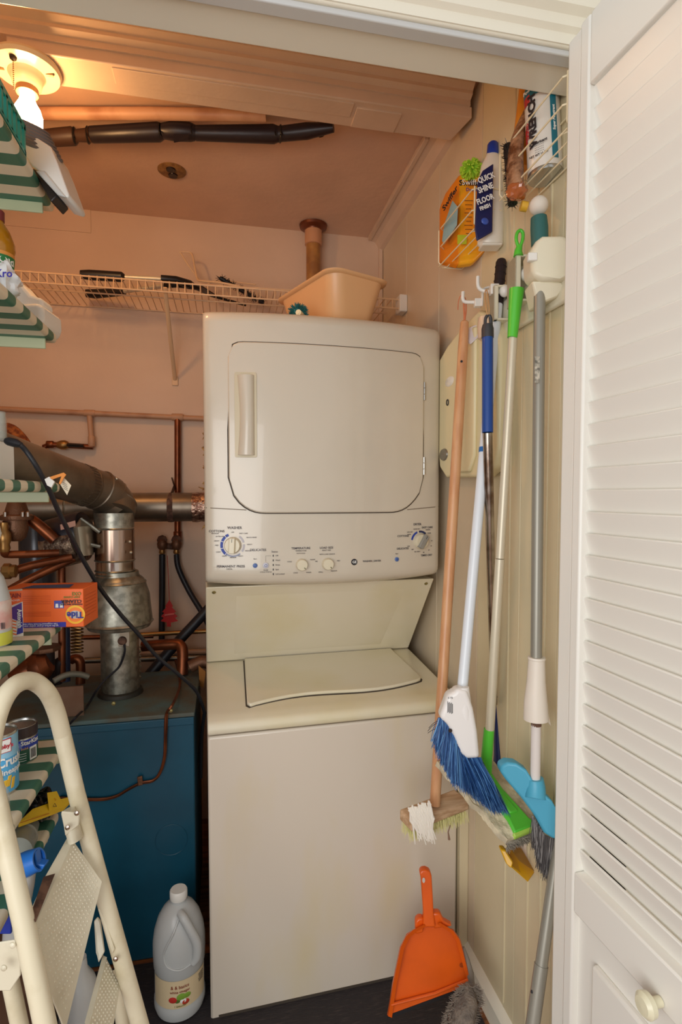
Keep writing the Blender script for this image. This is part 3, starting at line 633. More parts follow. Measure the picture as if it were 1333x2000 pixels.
def cp(name, label, pts, r, m=copper, d=None, smooth=3): return pipe(name, label, [pl(a, b, 1, c) for a, b, c in pts], r, m, smooth=smooth)
cp('copper_pipe', 'copper pipe rising beside the regulator and turning right', [(6, 1030, 1.66), (7, 1060, 1.66), (9, 1078, 1.66), (22, 1083, 1.68), (115, 1080, 1.72)], .011)
cp('copper_pipe', 'dark copper pipe sloping up right behind the orange box', [(20, 1118, 1.7), (60, 1105, 1.72), (140, 1088, 1.76)], .012)
cp('copper_pipe', 'dark copper pipe sloping steeply below the other slanted one', [(15, 1155, 1.72), (60, 1130, 1.74), (145, 1090, 1.78)], .012)
cp('copper_pipe', 'thick copper branch slanting down from the regulator to the damper', [(60, 1015, 1.75), (80, 1030, 1.75), (108, 1055, 1.75)], .017)
cp('copper_pipe', 'bright vertical copper pipe between the orange box and damper', [(120, 1070, 1.85), (121, 1145, 1.85), (121, 1330, 1.85)], .011)
tag(obj('union_nut', G().lathe([(.016, 0), (.022, .004), (.022, .02), (.018, .024), (.018, .034), (.012, .036)], pl(5, 1116, 1, 1.68), X, 8), brass), 'brass union nut at the left end of the slanted pipe', 'fitting')
tag(obj('brass_valve', G().lathe([(.011, 0), (.015, .01), (.013, .02), (.017, .03), (.017, .05), (.011, .06), (.011, .08)], pl(9, 1078, 1, 1.655), Z, 12), brass), 'stepped brass valve below the regulator at the left edge', 'valve')
tk_ = thing('expansion_tank', 'dark grey cylindrical tank behind the slanted copper pipes', 'tank', pl(75, 1200, 1, 2.12))
obj('tank_shell', G().lathe([(.0, 0), (.05, 0), (.058, .02), (.058, .24), (.05, .26), (.0, .27)], pl(75, 1165, 1, 2.12), Z, 28), M('tank grey', (70, 72, 78), .25, metal=.4), tk_)
tag(obj('insulated_elbow', G().tube([pl(-30, 860, 1, 2.1), pl(10, 838, 1, 2.1), pl(35, 852, 1, 2.1), pl(55, 880, 1, 2.1)], .022, 14, smooth=5), M('shaggy orange insulation', (190, 110, 50), .9, rgb2=(120, 60, 30), scale=60, bump=1, bscale=120)), 'shaggy rust orange insulated pipe at the left edge above the flue', 'pipe')
# clutter on top of boiler: circulator, elbows, flex conduit
pu = thing('circulator_pump', 'dark copper and bronze circulator pump on the left boiler top', 'pump', pl(80, 1350, 2, bz))
obj('pump_body', G().lathe([(.03, 0), (.045, .02), (.045, .05), (.028, .07)], pl(52, 1312, 1, 1.78), (.9, 0, .35), 18), copper, pu)
obj('pump_elbow', G().tube([pl(30, 1330, 1, 1.76), pl(60, 1305, 1, 1.77), pl(80, 1290, 1, 1.8), pl(86, 1270, 1, 1.8)], [.03, .034, .028, .024], 16, smooth=4), copper, pu)
obj('pump_flange', G().lathe([(.045, 0), (.047, .006), (.045, .012)], pl(87, 1270, 1, 1.8), Z, 8), bronze, pu)
obj('pump_stem', G().lathe([(.026, 0), (.026, .12)], pl(90, 1345, 1, 1.8), Z, 14), M('dark iron', (48, 40, 40), .6, metal=.5), pu)
cp('boiler_riser', 'dark blue grey vertical pipe standing on the boiler top', [(129, 1330, 1.9), (128, 1225, 1.9)], .014, M('blue grey pipe', (46, 56, 84), .4))
cp('boiler_riser', 'copper pipe bend standing right of the dark riser on boiler', [(157, 1340, 1.95), (157, 1295, 1.95), (148, 1286, 1.95), (138, 1290, 1.95)], .015)
cp('boiler_riser', 'dark iron pipe elbow leaning beside the pump stem', [(110, 1335, 1.85), (112, 1300, 1.85), (124, 1290, 1.86)], .017, M('dark iron', (48, 40, 40), .6, metal=.5))
g = G(); fp = [pl(105, 1330, 1, 1.75), pl(130, 1318, 1, 1.77), pl(155, 1317, 1, 1.79), pl(173, 1322, 1, 1.8)]
g.tube(fp, [.0095 if k % 2 else .0078 for k in range(4)], 10, smooth=1)
tag(obj('flex_conduit', G().tube(fp, .009, 10, smooth=6), M('conduit grey', (130, 126, 112), .5, metal=.3)), 'short grey flexible conduit lying across the boiler top', 'conduit')
tag(obj('cardboard_piece', G().box(-.49, -.40, 1.66, 1.665, bz, bz+.085), M('brown card', (120, 92, 72), .8, rgb2=(110, 76, 56), scale=12)), 'small brown cardboard piece standing on the boiler front edge', 'cardboard')
tag(obj('coil_spring', G().tube([pl(150+12*math.cos(k*.9), 1222+k*.9, 1, 1.92+.012*math.sin(k*.9)) for k in range(0, 60)], .003, 6), brass), 'coiled brass tube behind the end of the orange box', 'coil')

# ================================================================ CEILING ITEMS
lh = thing('lamp_holder', 'round ivory porcelain pull chain lamp holder on the closet ceiling', 'lamp holder', pl(50, 128, 2, 2.335))
lb = pl(52, 130, 2, 2.334)
porc = M('porcelain ivory', (232, 214, 180), .2)
obj('base_plate', G().lathe([(.072, .0), (.074, -.006), (.070, -.014), (.050, -.018), (.040, -.020), (.034, -.030), (.030, -.045), (.024, -.05)], lb, Z, 40), porc, lh)
obj('socket', G().lathe([(.0235, -.03), (.0235, -.062), (.020, -.064)], lb, Z, 24), M('socket shell tan', (200, 150, 100), .4, metal=.3), lh)
for s in (-1, 1): obj('screw_slot', G().tube([lb+Vector((s*.052-.008, -.01, -.0175)), lb+Vector((s*.052+.008, -.01, -.0175))], .004, 8), M('screw brass', (150, 120, 80), .4, metal=.6), lh)
obj('pull_hole', G().sphere(lb+Vector((-.012, -.05, -.018)), .008, 10), M('dark hole', (40, 24, 16), .7), lh)
g = G()
for k in range(16): g.sphere(lb+Vector((-.012, -.05, -.022-k*.0042)), .0017, 6)
obj('pull_chain', g, brass, lh)
bulb = tag(obj('light_bulb', G().lathe([(0.0, -.064), (.015, -.0645), (.0155, -.072), (.019, -.082), (.027, -.096), (.0315, -.112), (.031, -.128), (.025, -.143), (.014, -.153), (0, -.156)][1:], lb, Z, 32), M('lit bulb', (255, 194, 128), .4, emit=BULB_POWER)), 'glowing white light bulb hanging from the porcelain holder', 'light bulb')
# tan pipe and black foam insulated pipe
pipe('ceiling_pipe', 'tan painted pipe running along the closet ceiling above the foam pipe', [pl(-40, 214, 2, 2.385), pl(80, 222, 2, 2.385), pl(300, 222, 2, 2.385), pl(520, 226, 2, 2.385)], .016, copper_p, n=16)
fp = thing('foam_insulated_pipe', 'black foam wrapped pipe hanging under the closet ceiling', 'pipe', pl(350, 262, 2, 2.35))
zf_ = 2.372
ss = [(40, 274), (143, 266), (150, 265), (173, 264), (180, 263), (310, 258), (318, 256), (340, 256), (372, 258), (382, 260), (535, 262), (545, 262), (600, 256), (652, 249)]
P_ = [pl(a, b, 2, zf_) for a, b in ss]
R_ = [.023, .024, .017, .018, .023, .025, .021, .025, .024, .021, .0245, .021, .021, .013]
fm2 = M('brown foam', (70, 46, 34), .5)  # browner foam for the sleeves at the left end
for i, j, m in ((0, 2, fm2), (2, 4, fm2), (4, 6, foam), (6, 9, foam), (9, 11, foam), (11, 13, foam)):
    obj('foam_sleeve', G().tube(P_[i:j+1], [r*(.93 if k in (0, j-i) else 1) for k, r in enumerate(R_[i:j+1])], 18), m, fp)
for a in (146, 172, 312, 374, 536, 548):
    i = max(k for k in range(len(ss)) if ss[k][0] <= a); t = (a-ss[i][0])/(ss[i+1][0]-ss[i][0]); p = P_[i].lerp(P_[i+1], t)
    o = obj('cable_tie', G().lathe([(.021, -.003), (.0235, 0), (.021, .003)], p, X, 18), dark, fp)
    obj('tie_tail', G().tube([p+Vector((0, -.02, -.004)), p+Vector((.003, -.028, -.02))], .002, 5), dark, fp)
obj('loose_flap', G().prism([pl(338, 262, 2, 2.35), pl(370, 262, 2, 2.35), pl(366, 274, 2, 2.345), pl(340, 279, 2, 2.34)], (0, .003, .002)), foam, fp)
obj('pipe_hole', G().lathe([(.0, 0), (.045, 0), (.05, .004)], pl(630, 250, 2, 2.417), Z, 14, sy=.4), M('dark hole', (40, 24, 16), .7), fp)
cpnt = pl(336, 334, 2, 2.418)
ou = thing('ceiling_outlet', 'round brown ceiling cover plate with two dark socket holes', 'outlet', cpnt)
obj('cover_plate', G().lathe([(.0, -.004), (.040, -.004), (.046, 0), (.046, .002)], cpnt, Z, 28, sx=1.0, sy=1.0), M('aged brass plate', (158, 116, 66), .6, metal=.1, rgb2=(120, 84, 48), scale=50), ou)
for s in (-1, 1):
    g = G().lathe([(.0, -.008), (.0145, -.008), (.0155, -.003)], cpnt+Vector((s*.002, s*.017, 0)), Z, 20); so_ = obj('socket_face', g, M('socket black', (30, 16, 12), .4), ou)
obj('centre_screw', G().sphere(cpnt+Vector((0, 0, -.006)), .003, 8), M('screw', (200, 190, 170), .3, metal=.8), ou)
vp0 = pl(611, 446, 2, 2.415); vp0.y = min(vp0.y, YB-.06)
vp_ = thing('vertical_pipe', 'tan painted vertical pipe with ceiling collar behind the basin', 'pipe', (vp0.x, vp0.y, 1.9))
obj('tube', G().lathe([(.029, 1.90), (.029, 2.34)], (vp0.x, vp0.y, 0), Z, 24), M('varnished tan pipe', (190, 136, 70), .4, rgb2=(150, 100, 56), scale=10), vp_)
obj('coupling', G().lathe([(.030, 2.34), (.034, 2.342), (.034, 2.40), (.030, 2.404)], (vp0.x, vp0.y, 0), Z, 24), M('coupling peach', (206, 150, 110), .4), vp_)
obj('collar', G().lathe([(.056, 2.418), (.054, 2.408), (.036, 2.400), (.034, 2.396)], (vp0.x, vp0.y, 0), Z, 28), M('bronze collar', (120, 70, 48), .35, metal=.7), vp_)

# ================================================================ WIRE SHELF ON THE BACK WALL
zs_, ys0, ys1 = 2.062, 1.985, YB-.006
ws = thing('wire_shelf', 'long cream wire shelf fixed along the back wall', 'shelf', (0, ys1, zs_-.05))
xa, xb = XL+.02, XW-.03
g = G()
x = xa
while x < xb:
    g.tube([(x, ys1, zs_), (x, ys0, zs_), (x, ys0-.002, zs_-.034)], .0017, 5); x += .0254
stuff(obj('deck_wires', g, wirem, ws))
for y, z, r in ((ys1, zs_-.003, .003), (ys0, zs_-.003, .003), (ys0-.002, zs_-.036, .003), ((ys0+ys1)/2, zs_-.004, .003)):
    obj('rail', G().tube([(xa, y, z), (xb, y, z)], r, 8), wirem, ws)
b0 = Vector((pl(322, 565, 1, ys0).x, ys0+.004, zs_-.02)); b1 = pl(342, 742, 1, YB-.004)
br = obj('bracket', G().tube([b0, b1], .0075, 10, flat=.6), wirem, ws); obj('bracket_foot', G().box(b1.x-.012, b1.x+.012, YB-.006, YB, b1.z-.022, b1.z+.012), wirem, ws, bevel=.002)
e = pl(795, 608, 0, XW-.012); lab(obj('end_bracket', G().box(XW-.03, XW, ys0-.02, ys0+.035, zs_-.05, zs_+.012), white, ws, bevel=.004), 'white plastic wall bracket')
# items on the wire shelf
def shears():
    o = thing('loppers', 'long handled garden loppers with black grips on the wire shelf', 'loppers', pl(250, 560, 2, zs_+.02))
    z = zs_+.022
    def p(a, b, dz=0): return pl(a, b, 2, z+dz)
    obj('grip', G().tube([p(158, 536, .0), p(175, 537), p(238, 541), p(242, 542)], [.014, .017, .017, .012], 14), dark, o)
    obj('grip', G().tube([pl(168, 573, 2, z-.002), pl(185, 574, 2, z-.002), pl(243, 570, 2, z-.002)], [.014, .017, .013], 14), dark, o)
    obj('shaft', G().tube([p(238, 541), p(318, 545)], .0075, 10), alu, o); obj('shaft', G().tube([p(243, 569, -.004), p(322, 558, -.004)], .0075, 10), alu, o)
    obj('blade_socket', G().tube([p(315, 544), p(343, 546), p(370, 556), p(388, 564)], [.012, .012, .016, .006], 12), dark, o)
    obj('blade_socket', G().tube([p(322, 558, -.004), p(345, 556, -.004), p(375, 558, -.004)], [.009, .010, .012], 12), dark, o)
    obj('blade', G().prism([p(372, 553), p(395, 560), p(430, 583), p(395, 572), p(372, 562)], (0, 0, .004)), M('dark steel blade', (70, 60, 56), .35, metal=.8), o)
shears()
bh = tag(obj('wire_hanger_hook', G().tube([pl(352, 492, 1, 2.2), pl(374, 495, 1, 2.2), pl(380, 520, 1, 2.18), pl(386, 545, 1, 2.15), pl(395, 549, 1, 2.12), pl(430, 552, 1, 2.08), pl(470, 560, 1, 2.06)], .004, 8, smooth=4).tube([pl(352, 492, 1, 2.2), pl(366, 515, 1, 2.2), pl(392, 550, 1, 2.2)], .003, 8), wirem), 'bent cream wire hook standing up above the wire shelf', 'hook')
random.seed(5)
bq = thing('wire_basket', 'small open wire basket holding a black brush on the wire shelf', 'basket', pl(460, 575, 2, zs_+.004))
g = G()
for k in range(9):
    a = pl(405+k*19, 556+k*1.2, 2, zs_+.05); b = pl(408+k*19, 590+k*1.0, 2, zs_+.004); g.tube([a, a*.5+b*.5+Vector((0, -.01, -.01)), b], .0017, 5)
for z in (.05, .03, .008): g.tube([pl(400, 556, 2, zs_+z), pl(575, 567, 2, zs_+z)], .0022, 6)
g.tube([pl(408, 585, 2, zs_+.01), pl(405, 560, 2, zs_+.08), pl(425, 548, 2, zs_+.1), pl(500, 556, 2, zs_+.06)], .0022, 6, smooth=4)
obj('basket_wires', g, wirem, bq)
o = thing('scrub_brush', 'black bristly brush lying tilted in the wire basket', 'brush', pl(470, 570, 2, zs_+.01))
g = G(); pA, pB = pl(430, 543, 2, zs_+.085), pl(515, 592, 2, zs_+.02)
for k in range(330):
    t = random.random(); c = pA.lerp(pB, t); d = Vector((random.gauss(0, 1), random.gauss(0, 1), random.gauss(0, 1))).normalized(); g.tube([c, c+d*random.uniform(.012, .024)], [.0018, .0006], 3)
obj('bristles', g, dark, o); obj('brush_core', G().tube([pA, pB], .008, 8), dark, o)
obj('brush_stick', G().tube([pl(405, 575, 2, zs_+.01), pl(440, 585, 2, zs_+.01), pl(480, 596, 2, zs_+.01)], .005, 8), dark, o)
# basin
ba = thing('plastic_basin', 'tan rectangular plastic wash basin standing on top of the dryer', 'basin', (.36, 1.74, 1.83))
def basin_ring(hw, hd, z, cx, cy, n=10, r=.05):
    pts = []
    for (sx, sy, a0) in ((1, 1, 0), (-1, 1, 90), (-1, -1, 180), (1, -1, 270)):
        for k in range(n):
            a = R(a0+90*k/(n-1)); pts.append(Vector((cx+sx*(hw-r)+math.cos(a)*r, cy+sy*(hd-r)+math.sin(a)*r, z)))
    return pts
zt_ = 1.972; NB = at(648, 520, 1.525); ang = R(22)
def brng(hw, hd, z, r=.045):
    cx, cy = .105, .17; out = []
    for p in basin_ring(hw, hd, z, cx, cy, r=r):
        out.append(Vector((NB.x+p.x*math.cos(ang)-p.y*math.sin(ang), NB.y+p.x*math.sin(ang)+p.y*math.cos(ang), z)))
    return out
rings = [brng(.066, .125, 1.832), brng(.072, .132, 1.842), brng(.098, .162, zt_-.008), brng(.108, .172, zt_-.006), brng(.110, .174, zt_), brng(.095, .159, zt_), brng(.068, .127, 1.846)]
g = G(); L = len(rings[0]); vs = [p for r_ in rings for p in r_]
fs = [(i*L+k, i*L+(k+1) % L, (i+1)*L+(k+1) % L, (i+1)*L+k) for i in range(len(rings)-1) for k in range(L)]+[tuple(range(L-1, -1, -1)), tuple((len(rings)-1)*L+k for k in range(L))]
g.add(vs, fs); obj('basin_body', g, M('tan basin plastic', (226, 178, 128), .35), ba, angle=60)
def fuzz(c, r, n, l, seed=1):
    random.seed(seed); g = G(); c = Vector(c)
    g.sphere(c, r*.9, 14)
    for k in range(n):
        d = Vector((random.gauss(0, 1), random.gauss(0, 1), random.gauss(0, 1))).normalized(); g.tube([c+d*r*.85, c+d*(r+random.uniform(.3, 1)*l)], [.0014, .0005], 3)
    return g
tz = at(583, 598, 1.56)
tag(obj('scouring_ball', fuzz((tz.x, tz.y, 1.852), .024, 500, .008), M('teal scourer', (40, 110, 110), .8)), 'dark teal fuzzy scouring ball on the dryer beside the basin', 'scourer')
p = at(583, 606, 1.52); tag(obj('pipe_stub', G().lathe([(.008, 0), (.0085, .004), (.0085, .03), (.006, .034), (.006, .045)], (p.x, p.y, 1.842), (.45, .9, 0), 16).lathe([(.0045, -.0015), (.0045, .002)], (p.x, p.y, 1.842), (.45, .9, 0), 12), M('cream fitting', (236, 220, 180), .4)), 'small cream plastic pipe fitting lying before the teal ball', 'fitting')

# ================================================================ LEFT SHELVES WITH STRIPED COVERS
def stripes():
    m = M('striped vinyl cover', (226, 214, 188), .45); nt = m.node_tree; b = nt.nodes['Principled BSDF']
    tc = nt.nodes.new('ShaderNodeTexCoord'); sx = nt.nodes.new('ShaderNodeSeparateXYZ'); nt.links.new(tc.outputs['Object'], sx.inputs[0])
    mu = nt.nodes.new('ShaderNodeMath'); mu.operation = 'MULTIPLY'; mu.inputs[1].default_value = 2*math.pi/.075; nt.links.new(sx.outputs['Y'], mu.inputs[0])
    co = nt.nodes.new('ShaderNodeMath'); co.operation = 'COSINE'; nt.links.new(mu.outputs[0], co.inputs[0])
    gt = nt.nodes.new('ShaderNodeMath'); gt.operation = 'GREATER_THAN'; gt.inputs[1].default_value = -.02; nt.links.new(co.outputs[0], gt.inputs[0])
    mx = nt.nodes.new('ShaderNodeMix'); mx.data_type = 'RGBA'; nt.links.new(gt.outputs[0], mx.inputs[0])
    mx.inputs[6].default_value = (lin(230), lin(218), lin(192), 1); mx.inputs[7].default_value = (lin(66), lin(118), lin(96), 1)
    nt.links.new(mx.outputs[2], b.inputs['Base Color']); return m
stm = stripes(); lipm = M('pale green shelf lip', (176, 182, 146), .4)
XS = -.368
where = {1: 'topmost striped shelf, beside the light bulb', 2: 'striped shelf second from the top, holding the amber bottle', 3: 'striped shelf at eye level, seen almost edge on',
         4: 'striped shelf holding the orange detergent box', 5: 'striped shelf holding the two food tins', 6: 'lowest striped shelf, under the two tins'}
for k, (zt, yf) in enumerate(((1.992, 1.372), (1.702, 1.368), (1.368, 1.366), (1.052, 1.360), (.768, 1.392), (.640, 1.300))):
    k += 1
    s = thing('striped_shelf', 'green and cream ' + where[k], 'shelf', (XS-.2, 1.323, zt-.024))
    obj('shelf_board', G().box(XL, XS, .93, yf, zt-.022, zt), stm, s, bevel=.008, seg=4)
    obj('support_lip', G().box(XL, XS-.012, yf-.045, yf-.040, zt-.044, zt-.021), lipm, s, bevel=.002)
for y in (.95, 1.33): pass
tag(obj('shelf_post', G().box(XL, XL+.03, 1.30, 1.33, 0, 2.3), ivory, bevel=.004), 'ivory wall post carrying the striped shelves', 'post')

# teal basket on the top shelf
tb = thing('teal_basket', 'teal slotted plastic basket on the topmost striped shelf', 'basket', (XS-.1, 1.1, 1.992))
tm = M('teal plastic', (36, 160, 150), .35)
for nm, x0, x1, y0, y1 in (('side_wall', XS-.008, XS-.003, .95, 1.20), ('end_wall', XS-.2, XS-.003, 1.196, 1.202), ('side_wall', XS-.2, XS-.195, .95, 1.20)):
    g = G(); g.box(x0, x1, y0, y1, 1.993, 2.003).box(x0, x1, y0, y1, 2.040, 2.052)
    if y1-y0 > .1:
        y = y0
        while y < y1: g.box(x0, x1, y, y+.008, 2.0, 2.045); y += .022
    else:
        x = x0
        while x < x1: g.box(x, x+.008, y0, y1, 2.0, 2.045); x += .022
    obj(nm, g, tm, tb)
obj('base', G().box(XS-.2, XS-.003, .95, 1.20, 1.992, 1.995), tm, tb)
# clothes iron with its cord, pointing over the shelf edge
ir = thing('clothes_iron', 'white clothes iron with grey cord wrapped round it, below the bulb', 'iron', at(90, 330, 1.15))
def ap(lst, d): return [at(a, b, d) for a, b in lst]
obj('iron_body', G().prism(ap([(45, 272), (72, 268), (98, 285), (112, 318), (135, 381), (131, 386), (112, 380), (92, 352), (80, 336), (62, 325), (48, 305)], 1.12), FW*.075), M('iron white', (226, 226, 222), .3), ir, bevel=.008, seg=3)
obj('sole_plate', G().prism(ap([(62, 328), (75, 330), (112, 382), (100, 395), (86, 372)], 1.13), FW*.05), M('sole dark', (34, 26, 24), .4), ir, bevel=.003)
obj('handle_side', G().prism(ap([(68, 332), (86, 332), (128, 384), (112, 380)], 1.115), FW*.01), M('iron grey', (196, 198, 196), .3), ir, bevel=.003)
g = G()
for k in range(7):
    cc = at(58+k*1.5, 248+k*7, 1.15)
    g.tube([cc+RT*math.cos(a/20*2*math.pi)*(.036+.003*k)+(FW*.6+UP*.18)*math.sin(a/20*2*math.pi)*.05-UP*math.cos(a/20*2*math.pi)*.014*(1+k*.12) for a in range(20)], .0042, 7, closed=True)
obj('power_cord', g, M('grey cord', (110, 104, 104), .5), ir)
# amber oil bottle
abx = at(-2, 590, 1.13); abx = Vector((abx.x, abx.y, 1.702))
ab = thing('oil_bottle', 'amber furniture oil bottle with green label on the second shelf', 'bottle', abx)
amber = M('amber oil', (176, 118, 20), .1, coat=.4)
obj('bottle_body', G().lathe([(.028, 0), (.032, .005), (.032, .03), (.0265, .045), (.0265, .115), (.032, .135), (.032, .148), (.024, .172), (.014, .188), (.012, .195)], abx, Z, 28), amber, ab)
obj('cap', G().lathe([(.014, .193), (.0145, .212), (.013, .214), (0, .214)], abx, Z, 20), M('maroon cap', (120, 50, 50), .4), ab)
for z0, z1, m in ((.046, .086, M('label maroon', (92, 30, 34), .5)), (.086, .120, M('label green', (34, 120, 62), .5)), (.120, .127, M('label orange', (226, 150, 70), .5)), (.127, .130, M('label cream', (230, 220, 190), .5))):
    obj('label_band', G().lathe([(.0272 if z1 < .126 else .0295, z0), (.0272 if z1 < .119 else .0305, z1)], abx, Z, 28), m, ab)
vd = (CAMP-abx); vd.z = 0; vd.normalize(); sd = Z.cross(vd)
text('Old', .022, abx+Z*.110, (sd*.88+vd*-.0).normalized(), Z, inkw, ab, cyl=(abx, .0285), bold=.02, align='LEFT'); text('English', .015, abx+Z*.092, sd, Z, inkw, ab, cyl=(abx, .0278), bold=.01)
obj('label_dot', G().sphere(abx+Z*.055+(vd*.8+sd*.6)*.0265, .006, 12), M('gold print', (226, 190, 90), .5), ab)
# crumpled white bag in front
random.seed(9)
def blob(c, ax, n, amp, seed, k=8):
    random.seed(seed); g = G(); m = n//2; ph = [(random.uniform(2, 7), random.uniform(2, 7), random.uniform(0, 6), random.uniform(0, 6)) for _ in range(k)]
    vs = []
    for i in range(m+1):
        t = math.pi*i/m
        for j in range(n):
            a = 2*math.pi*j/n; d = Vector((math.sin(t)*math.cos(a), math.sin(t)*math.sin(a), -math.cos(t)))
            s = 1+amp*sum(abs(math.sin(f1*d.x+f2*d.z+p1)*math.cos(f2*d.y+f1*d.x+p2)) for f1, f2, p1, p2 in ph)/k*2-amp
            vs.append(Vector(c)+Vector((d.x*ax[0], d.y*ax[1], d.z*ax[2]))*s)
    fs = [(i*n+j, i*n+(j+1) % n, (i+1)*n+(j+1) % n, (i+1)*n+j) for i in range(m) for j in range(n)]
    g.add(vs, fs); return g
film = M('white plastic film', (240, 240, 240), .25)
cb = at(-6, 508, 1.05)
wb = tag(obj('plastic_bag', blob((cb.x, cb.y, 1.745), (.045, .04, .042), 40, .5, 4), film), 'crumpled white plastic bag with blue print before the amber bottle', 'bag')
text('Kro', .02, at(8, 535, 1.01), RT, UP+RT*.2, M('blue print', (50, 40, 170), .4), wb, bold=.02)
pw = at(48, 598, 1.22)
pr_ = thing('paper_towels', 'white wrapped paper towel pack lying on the second shelf', 'paper towels', (pw.x, pw.y, 1.702))
obj('lower_pack', G().prism(ap([(24, 602), (30, 592), (74, 590), (83, 600), (84, 622), (80, 636), (70, 642), (24, 642)], 1.24), FW*.09), paper, pr_, bevel=.010, seg=4)
obj('upper_wrap', G().prism(ap([(22, 545), (38, 548), (60, 575), (82, 582), (84, 600), (26, 600)], 1.26), FW*.05), paper, pr_, bevel=.008, seg=3)
# eye level shelf: glass jar, small carton, cable plug
gj = at(-6, 865, 1.12)
jr = thing('glass_jar', 'clear glass jar standing on the carton at the left edge', 'jar', (gj.x, gj.y, 1.45))
obj('jar_body', G().lathe([(.016, 1.449), (.018, 1.455), (.018, 1.49), (.0165, 1.505), (.0175, 1.508), (.0160, 1.508), (.0155, 1.49), (.0165, 1.455)], (gj.x, gj.y, 0), Z, 24), glassm, jr)
c0 = at(-8, 905, 1.13)
ct = thing('food_carton', 'small white carton with red tomatoes and green leaves printed', 'carton', (c0.x, c0.y, 1.368))
ca = G().obox((c0.x, c0.y, 1.408), RT*.020, Vector((FW.x, FW.y, 0)).normalized()*.03, Z*.040); obj('carton_body', ca, paper, ct, bevel=.001)
cn = Vector((c0.x, c0.y, 1.408))-Vector((FW.x, FW.y, 0)).normalized()*.0305
for du_, dz_, w_, h_, m in ((.015, -.02, .0045, .018, M('tomato red', (196, 50, 40), .5)), (.015, .015, .0045, .02, M('leaf green', (90, 150, 50), .5)), (.0, .006, .02, .0012, M('line green', (60, 150, 60), .5)), (0, -.036, .02, .002, M('line green', (60, 150, 60), .5))):
    obj('print_block', G().obox(cn+RT*du_+Z*dz_, RT*w_, FW*.0004, Z*h_), m, ct)
for k in range(6): obj('barcode_bar', G().obox(cn+RT*(.001+k*.0015)+Z*-.018, RT*.0004, FW*.0005, Z*.008), inkd, ct)
text('VZZV', .008, cn+RT*.003+Z*.024, Z, -RT, inkd, ct); text('U', .011, cn+RT*.003+Z*.012, RT, Z, inkd, ct)
# thick power cord
cdp = [(5, 858, 1.08), (22, 862, 1.08), (38, 868, 1.08), (52, 882, 1.09), (72, 912, 1.10), (95, 955, 1.13), (115, 1000, 1.18), (140, 1050, 1.25), (165, 1098, 1.32), (200, 1155, 1.4), (240, 1205, 1.46), (272, 1240, 1.5), (305, 1280, 1.55), (350, 1318, 1.6), (385, 1352, 1.66), (400, 1392, 1.70)]
pc = thing('power_cord', 'thick black power cord looping from the eye level shelf to the floor gap', 'cord', at(400, 1392, 1.7))
obj('cable', G().tube([at(*q) for q in cdp[1:]], .0052, 10, smooth=6), rubber, pc)
obj('plug', G().tube([at(12, 861, 1.08), at(18, 862, 1.08), at(32, 866, 1.08), at(42, 869, 1.08)], [.008, .011, .011, .006], 10, flat=.8), rubber, pc)
obj('cable_tail', G().tube([at(400, 1392, 1.7), at(394, 1440, 1.72), at(392, 1520, 1.72)], .0055, 8, smooth=4), rubber, pc)
tg = thing('cable_tag', 'orange and white paper warning tag looped round the black cord', 'tag', at(118, 950, 1.1))
om = M('orange print', (230, 140, 50), .5)
obj('tag_wrap', G().prism(ap([(87, 936), (96, 931), (106, 941), (100, 952), (92, 948)], 1.10), FW*.004), paper, tg)
obj('tag_strip', G().prism(ap([(96, 932), (124, 923), (129, 927), (124, 934), (118, 946), (115, 944), (120, 930), (100, 937)], 1.10), FW*.002), om, tg)
obj('tag_card', G().prism(ap([(124, 932), (139, 948), (131, 967), (117, 945)], 1.11), FW*.001), M('tag white', (220, 206, 180), .6), tg)
for k in range(4): obj('tag_print', G().obox(at(126+k*.8, 944+k*4, 1.108), (RT*.9-UP*.55)*.005, UP*.0003, FW*.0003), ink, tg)
# shelf four: detergent box, stain bar, milky bottle
zt4 = 1.052
bA = at(164, 1222, 1.21); bA.z = zt4
ez = Z*.084; ey = (at(190, 1138, 1.30)-at(162, 1151, 1.21)); ey.z = 0; ex = Vector((-ey.y, ey.x, 0)).normalized()*.17
bx = thing('detergent_box', 'orange detergent powder box lying upside down on the fourth striped shelf', 'box', bA+ex*.5+ey*.5)
omm = M('box orange', (240, 104, 34), .45)
obj('box_body', G().obox(bA+ex*.5+ey*.5+ez*.5, ex*.5, ey*.5, ez*.5), omm, bx, bevel=.0015)
fx = -ex.normalized(); fn = -ey.normalized()   # reading direction left to right along fx
def bp_(s, t, o=.0008): return bA+ex*s+ez*t+fn*o          # s from right edge (0) to left (1), t height
def patch(name, s0, s1, t0, t1, m, o=.0006): return obj(name, G().add([bp_(s0, t0, o), bp_(s1, t0, o), bp_(s1, t1, o), bp_(s0, t1, o)], [(0, 1, 2, 3)]), m, bx)
patch('blue_strip', .22, .98, .01, .14, M('strip blue', (48, 50, 160), .4))
ringc = bp_(.10, .33, .0012)
obj('logo_ring', G().lathe([(.0, 0), (.0205, .0), (.0205, .0003)], ringc, fn, 28), M('logo yellow', (250, 190, 40), .4), bx)
obj('logo_disc', G().lathe([(.0, .0004), (.016, .0004), (.016, .0006)], ringc, fn, 28), M('logo orange', (250, 130, 40), .4), bx)
obj('logo_disc', G().lathe([(.0, .0007), (.0125, .0007)], ringc+ez*.0, fn, 28, sy=.7), inkw, bx)
text('Tide', .019, ringc+fn*.001, -fx, -Z, M('logo blue', (30, 40, 140), .4), bx, bold=.03)
dgn = M('print olive', (120, 130, 40), .5)
for s, sz, a, b, m in (('WASHING MACHINE', .0050, .145, .60, inkd), ('CLEANER', .0100, .145, .68, inkd), ('DEEP CLEANS', .0055, .14, .79, dgn), ('OXI', .011, .08, .88, dgn)):
    text(s, sz, bp_(a, b), -fx, -Z, m, bx, bold=.02)
